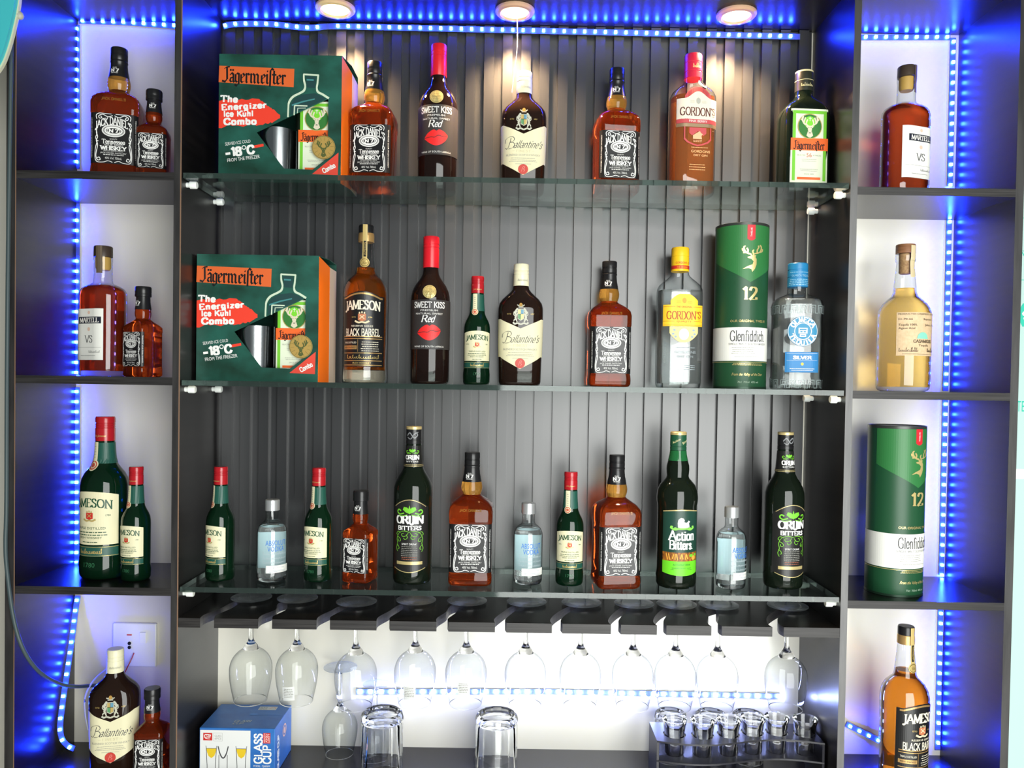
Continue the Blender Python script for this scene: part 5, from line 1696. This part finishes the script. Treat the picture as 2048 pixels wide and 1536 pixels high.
    # medal and corner
    cx, cy = bx(1033, 1020)
    md = Dec().disc(cx, cy, .0208, .0208, 32).build('medal', mat('medal_ochre', (.50, .33, .09), .35, metal=.3), fr, sf, .0005, True)
    Dec().ring(cx, cy, .0200, .0200, .0006, 32).build('medal_ring', mat('ink_moss', (.07, .09, .02), .5), md, sf, .0008, True)
    d = Dec()
    for i in range(14):
        a_ = 2 * PI * i / 14 + .1
        d.stroke([(cx + .012 * math.cos(a_), cy + .012 * math.sin(a_)), (cx + .018 * math.cos(a_), cy + .018 * math.sin(a_))], .0003)
    d.build('medal_rays', MATS['ink_moss'], md, sf, .0008, True)
    stag_front(md, sf, cx, cy - .003, .027, MATS['ink_moss'], MATS['medal_ochre'], .0010)
    Dec().poly([bx(*p) for p in ((1150, 1058), (945, 1228), (1146, 1234))]).build('corner_patch', mat('corner_red', (.68, .06, .035), .45), fr, sf, .0003, True)
    c = bx(1075, 1180)
    Dec().lett("Combo", c[0], c[1], .0080, .0240, rot=.5, wt=.2, thin=.15, serif=0).build('corner_lettering', I_WHITE, fr, sf, .0006, True)
    return r0


GB = []
for (px, py, z, lab, lb2, lb3) in ((560, 250, Z_TOP, 'green and orange gift box with cut-out window on the top glass shelf', 'dark liqueur bottle inside the top-shelf gift box window', 'steel cup inside the top-shelf gift box window'),
                                   (515, 640, Z_MID, 'green and orange gift box with cut-out window on the middle glass shelf', 'dark liqueur bottle inside the middle-shelf gift box window', 'steel cup inside the middle-shelf gift box window')):
    b = kind_gift_box() if not GB else copy_tree(GB[0])
    GB.append(b)
    xb = at(px, py, .058).x
    b.location = (xb, .058, z + .0002)
    tag(b, lab, 'gift box', 'green and orange gift boxes')
    q = stand('kind_herbal_liqueur', lb2, 500, 600, .1, z, 0, 'liqueur bottles inside gift boxes')
    q.location = (xb + .0630, .058 + .036, z + .0016)
    q.scale = (.96, .96, .96)
    cup = lofted('steel_cup', [C(0, .028), C(.001, .0295), C(.098, .0320), C(.0985, .0310), C(.004, .0282)], mat('brushed_steel', (.62, .66, .68), .22, metal=1.0), None, K=9, smooth=40)
    cup.location = (xb - .013, .058 + .034, z + .0016)
    tag(cup, lb3, 'cup', 'steel cups inside gift boxes')

# ================================================================== stemware
def kind_wine_glass():
    """upside down: the foot on top at z = 0, the bowl hanging below"""
    r0 = empty('wine_glass')
    foot = smooth_secs([C(-.0125, .0046), C(-.007, .0056), C(-.0032, .0082), C(-.0012, .0150), C(.0003, .0260), C(.0008, .0345)], 3) + [C(.0012, .0368), C(.0026, .0370), C(.0032, .0360), C(.0026, .0240), C(.0018, .010)]
    lofted('foot', foot, FOOTG, r0, K=8, smooth=60)
    stem = smooth_secs([C(-.0945, .0150), C(-.0900, .0128), C(-.0840, .0085), C(-.0775, .0052), C(-.068, .0041), C(-.04, .0039), C(-.0122, .0046)], 3)
    lofted('stem', stem, SOLIDG, r0, K=6, smooth=60)
    bowl = smooth_secs([C(-.192, .0298), C(-.178, .0330), C(-.160, .0366), C(-.142, .0386), C(-.126, .0382), C(-.112, .0335), C(-.102, .0255), C(-.0955, .0165)], 4)
    lofted('bowl', bowl, STEMW, r0, K=9, smooth=80, caps=(False, False))
    rim = [C(-.1925, .0293), C(-.1931, .0298), C(-.1925, .0303), C(-.1915, .0300)]
    lofted('rim', rim, SOLIDG, r0, K=9, smooth=80, caps=(False, False))
    return r0


WG = kind_wine_glass()
order = ['first', 'second', 'third', 'fourth', 'fifth', 'sixth', 'seventh', 'eighth', 'ninth', 'tenth', 'eleventh']
for i, (fx, (px, py)) in enumerate(zip(FX, FEET)):
    o = WG if i == 0 else copy_tree(WG)
    if i == 0:
        glasses = []
    glasses.append(o)
    yy = .104 if i == 2 else .122
    o.location = (at(px, py, yy).x, yy, Z_RACK + .0030)
    o.rotation_euler = (0, 0, i * .7)
    tag(o, 'upside-down wine glass hanging in the rack, %s from the left' % order[i], 'wine glass', 'wine glasses hanging in the rack')
STK = mat('sticker_paper', (.72, .74, .72), .5)
bowl_sf = surf_of(smooth_secs([C(-.192, .0298), C(-.178, .0330), C(-.160, .0366), C(-.142, .0386), C(-.126, .0382), C(-.112, .0335)], 4))
for i, u, v, rr in ((1, -.006, -.166, .12), (3, -.006, -.160, .18), (4, -.002, -.150, .0)):
    piv = glasses[i]
    hold = piv.rotation_euler.z
    fn = lambda a, b, off, hold=hold: Matrix.Rotation(-hold, 3, 'Z') @ bowl_sf(a, b, off)
    s_ = Dec().grid(sub(u - .0115, u + .0115, 6), lambda a: v - .0135 + (a - u) * rr, lambda a: v + .0135 + (a - u) * rr, 2).build('sticker', STK, piv, fn, .0003)
    Dec().micro(u, v + .009, .019, .0011, 6, .0032, i).build('sticker_print', I_GREY, s_, fn, .0006)
for (px, py, Y, sc, lab) in ((680, 1420, .157, .86, 'upside-down wine glass standing on the counter beside the blue box'),
                             (752, 1440, .156, .70, 'upside-down wine glass standing on the counter behind the left tumbler')):
    o = copy_tree(glasses[0])
    o.location = (at(px, py, Y).x, Y, Z_CNT + .1931 * sc)
    o.scale = (sc,) * 3
    tag(o, lab, 'wine glass', 'wine glasses standing on the counter')


def kind_tumbler():
    r0 = empty('tumbler')
    secs = [C(.098, .020), C(.0965, .0290), C(.090, .0315), C(.002, .0352), C(.0, .0362), C(.0006, .0378), C(.004, .0382), C(.092, .0382), C(.097, .0372), C(.1000, .0388), C(.106, .0388), C(.111, .0372), C(.114, .0335), C(.1135, .0300), C(.110, .0270), C(.108, .0150)]
    n = 14
    v, f = [], []
    for z, a, _, _ in secs:
        v += [(a * math.cos(2 * PI * k / n), a * math.sin(2 * PI * k / n), z) for k in range(n)]
    for i in range(len(secs) - 1):
        for k in range(n):
            l = (k + 1) % n
            f.append((i * n + k, i * n + l, (i + 1) * n + l, (i + 1) * n + k))
    f += [tuple(range(n - 1, -1, -1)), tuple(range((len(secs) - 1) * n, len(secs) * n))]
    mesh_obj('facet_body', v, f, SOLIDG, r0, 22)
    return r0


TB = []
for (px, py, Y, lab, sc) in ((764, 1470, .082, 'upside-down faceted tumbler on the counter, beside the wine glasses', 1.0), (993, 1470, .082, 'upside-down faceted tumbler standing alone in the middle of the counter', 1.0),
                             (1341, 1440, .1585, 'faceted tumbler behind the left end of the shot glass tray', .79), (1422, 1442, .1585, 'faceted tumbler behind the shot glass tray, second from left', .79), (1496, 1444, .1585, 'faceted tumbler behind the middle of the shot glass tray', .79)):
    o = kind_tumbler() if not TB else copy_tree(TB[0])
    TB.append(o)
    o.location = (at(px, py, Y).x, Y, Z_CNT + .0002)
    o.scale = (sc, sc, sc)
    tag(o, lab, 'tumbler', 'faceted tumblers on the counter')

# tray of shot glasses
ACR = mat('black_acrylic', (.014, .014, .020), .38)
xl, xr = at(1308, 1480, .075).x, 0.5670
tw = xr - xl
tray = empty('shot_glass_tray', ((xl + xr) / 2, .086, Z_CNT + .0002))
tag(tray, 'black wavy two-tier tray holding six shot glasses', 'tray')
wav = lambda s: .0135 * math.sin(s * 2 * PI)          # s 0..1 along the tray
SHX = [1347, 1402, 1455, 1506, 1556, 1610]
SHY = [1437, 1449, 1446, 1436, 1429, 1444]
ss = sub(0, 1, 24)
front = [(-tw / 2 + tw * s, -.040 - wav(s)) for s in ss]
back = [(-tw / 2 + tw * s, .040 - wav(s) * .25) for s in ss]
outl = front + back[::-1]
shots = []
for x, y in zip(SHX, SHY):
    p = at(x, y, .086)
    s = (p.x - xl) / tw
    shots.append((p.x, .082 - wav(s) * .7))
hole = lambda cx, cy, r: [(cx + r * math.cos(2 * PI * i / 18), cy + r * math.sin(2 * PI * i / 18)) for i in range(18)]
prism('top_plate', [outl] + [hole(x - tray.location.x, y - .086, .0205) for x, y in shots], .081, .084, ACR, tray)
prism('bottom_plate', [outl], .046, .049, ACR, tray)
for a, b in ((-tw / 2, -tw / 2 + .004), (tw / 2 - .004, tw / 2)):
    y0, y1 = -.040, .040
    box('end_panel', a, b, y0, y1, 0, .046, ACR, tray)
    box('end_post', a, b, y0, y1, .049, .081, ACR, tray)


def kind_shot():
    r0 = empty('shot_glass')
    secs = smooth_secs([C(.016, .010), C(.0165, .0135), C(.024, .0150), C(.040, .0165), C(.054, .0190), C(.0625, .0212)], 2) + [C(.0635, .0220), C(.0625, .0227), C(.054, .0205), C(.040, .0184), C(.020, .0176), C(.003, .0178), C(.0, .0166)]
    lofted('glass_body', secs, SOLIDG, r0, K=7, smooth=60)
    return r0


for i, (x, y) in enumerate(shots):
    o = kind_shot() if i == 0 else copy_tree(sg0)
    if i == 0: sg0 = o
    o.location = (x, y, Z_CNT + .0492)
    tag(o, 'clear shot glass in the black tray, %s from the left' % order[i], 'shot glass', 'shot glasses in the tray')

# box of glass cups
pa, pb = at(399, 1470, .062), at(550, 1470, .062)
cw, ch, cdp = pb.x - pa.x, .0875, .108
gb = empty('glass_cup_box', ((pa.x + pb.x) / 2, .062, Z_CNT + .0002))
tag(gb, 'blue and white cardboard box of glass cups on the counter', 'box')
CB = mat('carton_blue', (.022, .13, .42), .4, noise=((40, 40, 40), (.03, .16, .47), 2))
CW_ = mat('carton_white', (.72, .73, .71), .45)
bd = box('carton', -cw / 2, cw / 2, 0, cdp, 0, ch, CB, gb, bev=.0012)
fs = plane_surf((-cw / 2, 0, 0), (1, 0, 0), (0, 0, 1))
wp = Dec(); wp.quad((.0012, .0012), (.676 * cw, .0012), (.676 * cw, ch - .004), (.0012, ch - .004))
wp = wp.build('white_front', CW_, bd, fs, .0002, True)
K2 = cw / 1500           # crop pixels on the front
q = lambda x, y: ((x - 95) * K2, ch - (y - 640) * K2)
d = Dec(); a, b = q(170, 890), q(350, 740); d.quad(a, (b[0], a[1]), b, (a[0], b[1])); d.build('logo_square', I_RED, wp, fs, .0004, True)
d = Dec(); d.curve([q(*p) for p in ((300, 860), (230, 850), (195, 810), (210, 775), (260, 770), (320, 780))], .0010); d.lett("Club", *q(275, 800), .0055, .0085, wt=.15, thin=.12, serif=0, slant=.3) if 'b' in GLY else d.text("Club", *q(275, 800), .0070, slant=.3)
d.build('logo_lettering', I_WHITE, wp, fs, .0006, True)
d = Dec(); d.text("GLASS", *q(465, 795), .0050, .0120); d.text("6PCS", *q(465, 850), .0050, .0120)
for A, B in (((375, 740), (550, 740)), ((550, 740), (550, 900)), ((550, 900), (375, 900)), ((375, 900), (375, 740))):
    d.stroke([q(*A), q(*B)], .0003)
d.build('maker_lettering', I_GREY, wp, fs, .0004, True)
for cx, liq in ((335, True), (570, False), (930, True)):
    g = Dec()
    if liq:
        l = Dec(); l.poly([q(*p) for p in ((cx - 100, 1050), (cx - 85, 1130), (cx - 60, 1200), (cx, 1245), (cx + 60, 1200), (cx + 85, 1130), (cx + 100, 1050))]); l.build('drink_print', mat('ink_drink_yellow', (.72, .50, .02), .45), wp, fs, .0004, True)
        g.stroke([q(cx - 108, 1000), q(cx - 100, 1050), q(cx + 100, 1050), q(cx + 108, 1000)], .0008)
        g.stroke([q(cx - 100, 1050), q(cx - 82, 1400), q(cx - 82, 1600)], .0010); g.stroke([q(cx + 100, 1050), q(cx + 82, 1400), q(cx + 82, 1600)], .0010)
    else:
        g.curve([q(*p) for p in ((cx - 100, 1010), (cx - 70, 1130), (cx - 35, 1210), (cx, 1240), (cx + 35, 1210), (cx + 70, 1130), (cx + 100, 1010))], .0016)
        g.stroke([q(cx - 82, 1180), q(cx - 82, 1600)], .0010); g.stroke([q(cx + 82, 1180), q(cx + 82, 1600)], .0010)
    g.build('glass_print', I_DARK, wp, fs, .0005, True)
d = Dec(); d.lett("GLASS", *q(1265, 1040), .0138, .0540, rot=PI / 2, wt=.17, thin=.15, serif=0, track=.1); d.lett("CUP", *q(1440, 1160), .0138, .0330, rot=PI / 2, wt=.17, thin=.15, serif=0, track=.1)
d.text("MODEL : YJ6606W", *q(1340, 1390), .0055, .030)
d.build('front_lettering', I_WHITE, bd, fs, .0004, True)
d = Dec(); a, b = q(1360, 935), q(1505, 725); d.quad(a, (b[0], a[1]), b, (a[0], b[1])); rs = d.build('red_square', I_RED, bd, fs, .0003, True)
d = Dec(); [d.text(t, *q(x, 830), .0042, .0165, rot=PI / 2) for t, x in (("HEALTH", 1390), ("AND", 1432), ("SAFETY", 1475))]; d.build('red_square_lettering', I_WHITE, rs, fs, .0004, True)
ts = plane_surf((-cw / 2, 0, ch), (1, 0, 0), (0, 1, 0))
d = Dec(); d.quad((.58 * cw, .082), (.83 * cw, .082), (.83 * cw, .098), (.58 * cw, .098)); tl = d.build('top_sticker', mat('sticker_grey', (.52, .56, .55), .5), bd, ts, .0002, True)
Dec().text("GLASS", .645 * cw, .0925, .006, .014).text("6PCS", .645 * cw, .0865, .006, .014).build('sticker_print', I_DARK, tl, ts, .0004, True)
d = Dec().curve([(.735 * cw, .086), (.76 * cw, .093), (.79 * cw, .094), (.815 * cw, .088)], .0010).build('sticker_logo', mat('ink_pale_orange', (.7, .35, .2), .5), tl, ts, .0004, True)
d = Dec(); d.lett("GLASS", .50 * cw, .030, .0075, .030, wt=.2, thin=.18, serif=0, slant=.2); d.lett("CUP", .46 * cw, .0195, .0075, .018, wt=.2, thin=.18, serif=0, slant=.2); d.build('top_lettering', mat('ink_pale_blue', (.38, .46, .50), .5), bd, ts, .0003, True)
d = Dec(); d.stroke([(.52 * cw, .060), (cw - .001, .060)], .0012); d.disc(.57 * cw, .0615, .0085, .0045, 14); d.build('flap_print', mat('ink_flap_blue', (.05, .22, .60), .4), bd, ts, .0003, True)
es = plane_surf((cw / 2, 0, 0), (0, 1, 0), (0, 0, 1))
d = Dec(); d.lett("GLASS CUP", .020, .036, .0100, .062, rot=PI / 2, wt=.24, thin=.2, serif=0); d.build('side_lettering', I_WHITE, bd, es, .0003, True)
Dec().ring(.060, .060, .012, .012, .003).disc(.060, .060, .006).build('side_emblem', mat('ink_salmon', (.75, .48, .42), .5), bd, es, .0003, True)

# wall socket, its flex and the loose wires
p = at(272, 1288, YB)
sk = empty('wall_socket', (p.x, YB, p.z))
tag(sk, 'white wall socket with switch in the bottom left compartment', 'socket')
box('plate', -.0425, .0425, -.007, 0, -.0425, .0425, WHITE, sk, bev=.002)
box('switch', .011, .0235, -.0095, -.007, .004, .026, mat('switch_white', (.82, .83, .82), .3), sk, bev=.0008)
box('indicator', -.0145, -.0050, -.0078, -.0069, .0190, .0212, I_RED, sk)
for z, rr in ((.0035, .0034), (-.0045, .0034)):
    o = lofted('socket_hole', [C(0, rr), C(.0009, rr)], I_BLACK, sk, K=5)
    o.rotation_euler = (PI / 2, 0, 0); o.location = (-.0095, -.0071, z)
CBL = mat('grey_flex', (.05, .075, .08), .45)
o = tube('power_cable', catv([at(24, -60, -.012), at(22, 150, -.012), at(17, 450, -.012), at(14, 750, -.012), at(13, 1000, -.012), at(11, 1090, -.012), at(15, 1150, -.012), at(27, 1235, -.012), at(45, 1295, -.008), at(75, 1340, .02), at(115, 1366, .07), at(150, 1373, .11), at(185, 1371, .16), at(225, 1368, .178)], 6), .0034, CBL, n=10)
tag(o, 'grey power cable curving into the bottom left compartment', 'cable')
o = tube('adapter_wire', catv([at(268, 1306, .180), at(263, 1318, .172), at(252, 1340, .165), at(246, 1352, .165)], 5), .0011, mat('wire_red', (.45, .05, .03), .4), n=6)
tag(o, 'thin red wire below the wall socket', 'wire')
o = tube('strip_lead', catv([at(214, 1338, .150), at(196, 1352, .150), at(180, 1372, .150), at(170, 1398, .150), at(171, 1430, .150), at(176, 1460, .15)], 5), .0018, mat('wire_clear', (.62, .64, .68), .3), n=6)
tag(o, 'pale plastic lead beside the chevron-label bottle, bottom left', 'wire')
o = tube('hanging_thread', catv([at(1034, 30, .125), at(1035, 60, .13), at(1034, 100, .14), at(1028, 150, .16), at(1024, 185, .170)], 5), .0007, mat('thread_white', (.62, .62, .58), .5), n=6)
tag(o, 'thin white thread hanging from the middle downlight', 'thread')

# teal sign at the upper left, in front of the cabinet
sg = empty('teal_sign', tuple(at(-60, 40, -.05)))
pts = catmull([(36, -60), (37, -10), (33, 22), (27, 50), (20, 78), (12, 104), (3, 126), (-12, 146), (-40, 158)], 4) + [(-200, 158), (-200, -60)]
base = Vector(sg.location)
W2L = lambda q, Y: at(q[0], q[1], Y) - base
outl = [(W2L(p, -.05).x, W2L(p, -.05).z) for p in pts]
prism('sign_face', [outl[::-1]], -.0, .008, mat('sign_teal', (.06, .52, .56), .4), sg, tf=lambda x, y, z: (x, z - .008, y))
inn = [(x + .0022, z - .0022) for x, z in outl]
prism('sign_rim', [inn[::-1]], 0, .006, mat('sign_cream_edge', (.62, .62, .42), .5), sg, tf=lambda x, y, z: (x, z, y))
bl = W2L((35, 28), -.05)
o = lofted('sign_bulb', [C(-.0062, .003), C(-.004, .0052), C(0, .0064), C(.004, .0052), C(.0062, .003)], mat('bulb_grey', (.45, .44, .36), .3), sg, K=6, smooth=80)
o.location = (bl.x, .006, bl.z)
box('wall_bracket', -.935 - base.x, -.915 - base.x, .006, YB - .0005 - base.y, -.01, .01, MATS['edge_band'], sg)
tag(sg, 'teal rounded sign with cream edge at the upper left corner', 'sign')

# poster on the wall right of the cabinet
p0, p1 = at(2036, 372, YB), at(2036, 1536, YB)
ps = empty('wall_poster', (.868, YB, .70))
hz = p0.z - .70
PB = box('poster_sheet', 0, .34, -.003, 0, 0, hz, mat('poster_mint', (.44, .62, .58), .35), ps)
sfp = plane_surf((0, -.003, 0), (1, 0, 0), (0, 0, 1))
zz = lambda y: at(2044, y, YB - .003).z - .70
mint = mat('poster_green', (.03, .50, .36), .45)
d = Dec(); d.rect(0, zz(362), .34, zz(366), 1); d.build('poster_edge', mat('poster_maroon', (.16, .05, .05), .5), PB, sfp, .0002, True)
xl_ = at(2035, 630, YB).x - .868
d = Dec(); d.disc(xl_ + .020, zz(630), .024, .026, 6); hx = d.build('poster_badge', mint, PB, sfp, .0003, True)
d = Dec()
for t in range(5):
    a_ = 2 * PI * t / 5 + .3
    d.disc(xl_ + .020 + .008 * math.cos(a_), zz(630) + .008 * math.sin(a_), .006, .005, 8)
d.build('badge_flower', I_WHITE, hx, sfp, .0005, True)
d = Dec(); d.text("TEA", xl_ + .0145, zz(812), .030, .026); d.build('poster_lettering', mint, PB, sfp, .0003, True)
d = Dec(); d.stroke([(.0, zz(502)), (.30, zz(502))], .0012); d.stroke([(.0, zz(560)), (.30, zz(560))], .0012); d.stroke([(xl_ + .004, zz(505)), (xl_ + .010, zz(515)), (xl_ + .010, zz(560))], .0014); d.stroke([(.0, zz(436)), (.30, zz(436))], .0010)
d.build('poster_lines', mint, PB, sfp, .0003, True)
d = Dec(); d.poly([(xl_ + .006, zz(418)), (xl_ + .05, zz(418)), (xl_ + .05, zz(432)), (xl_ + .012, zz(430))][::-1]); d.build('poster_shape', mint, PB, sfp, .0003, True)
d = Dec(); d.rect(0, zz(958), .34, zz(938), 1); d.build('poster_white_band', I_WHITE, PB, sfp, .0002, True)
tag(ps, 'mint green and white wall poster at the right edge', 'poster')
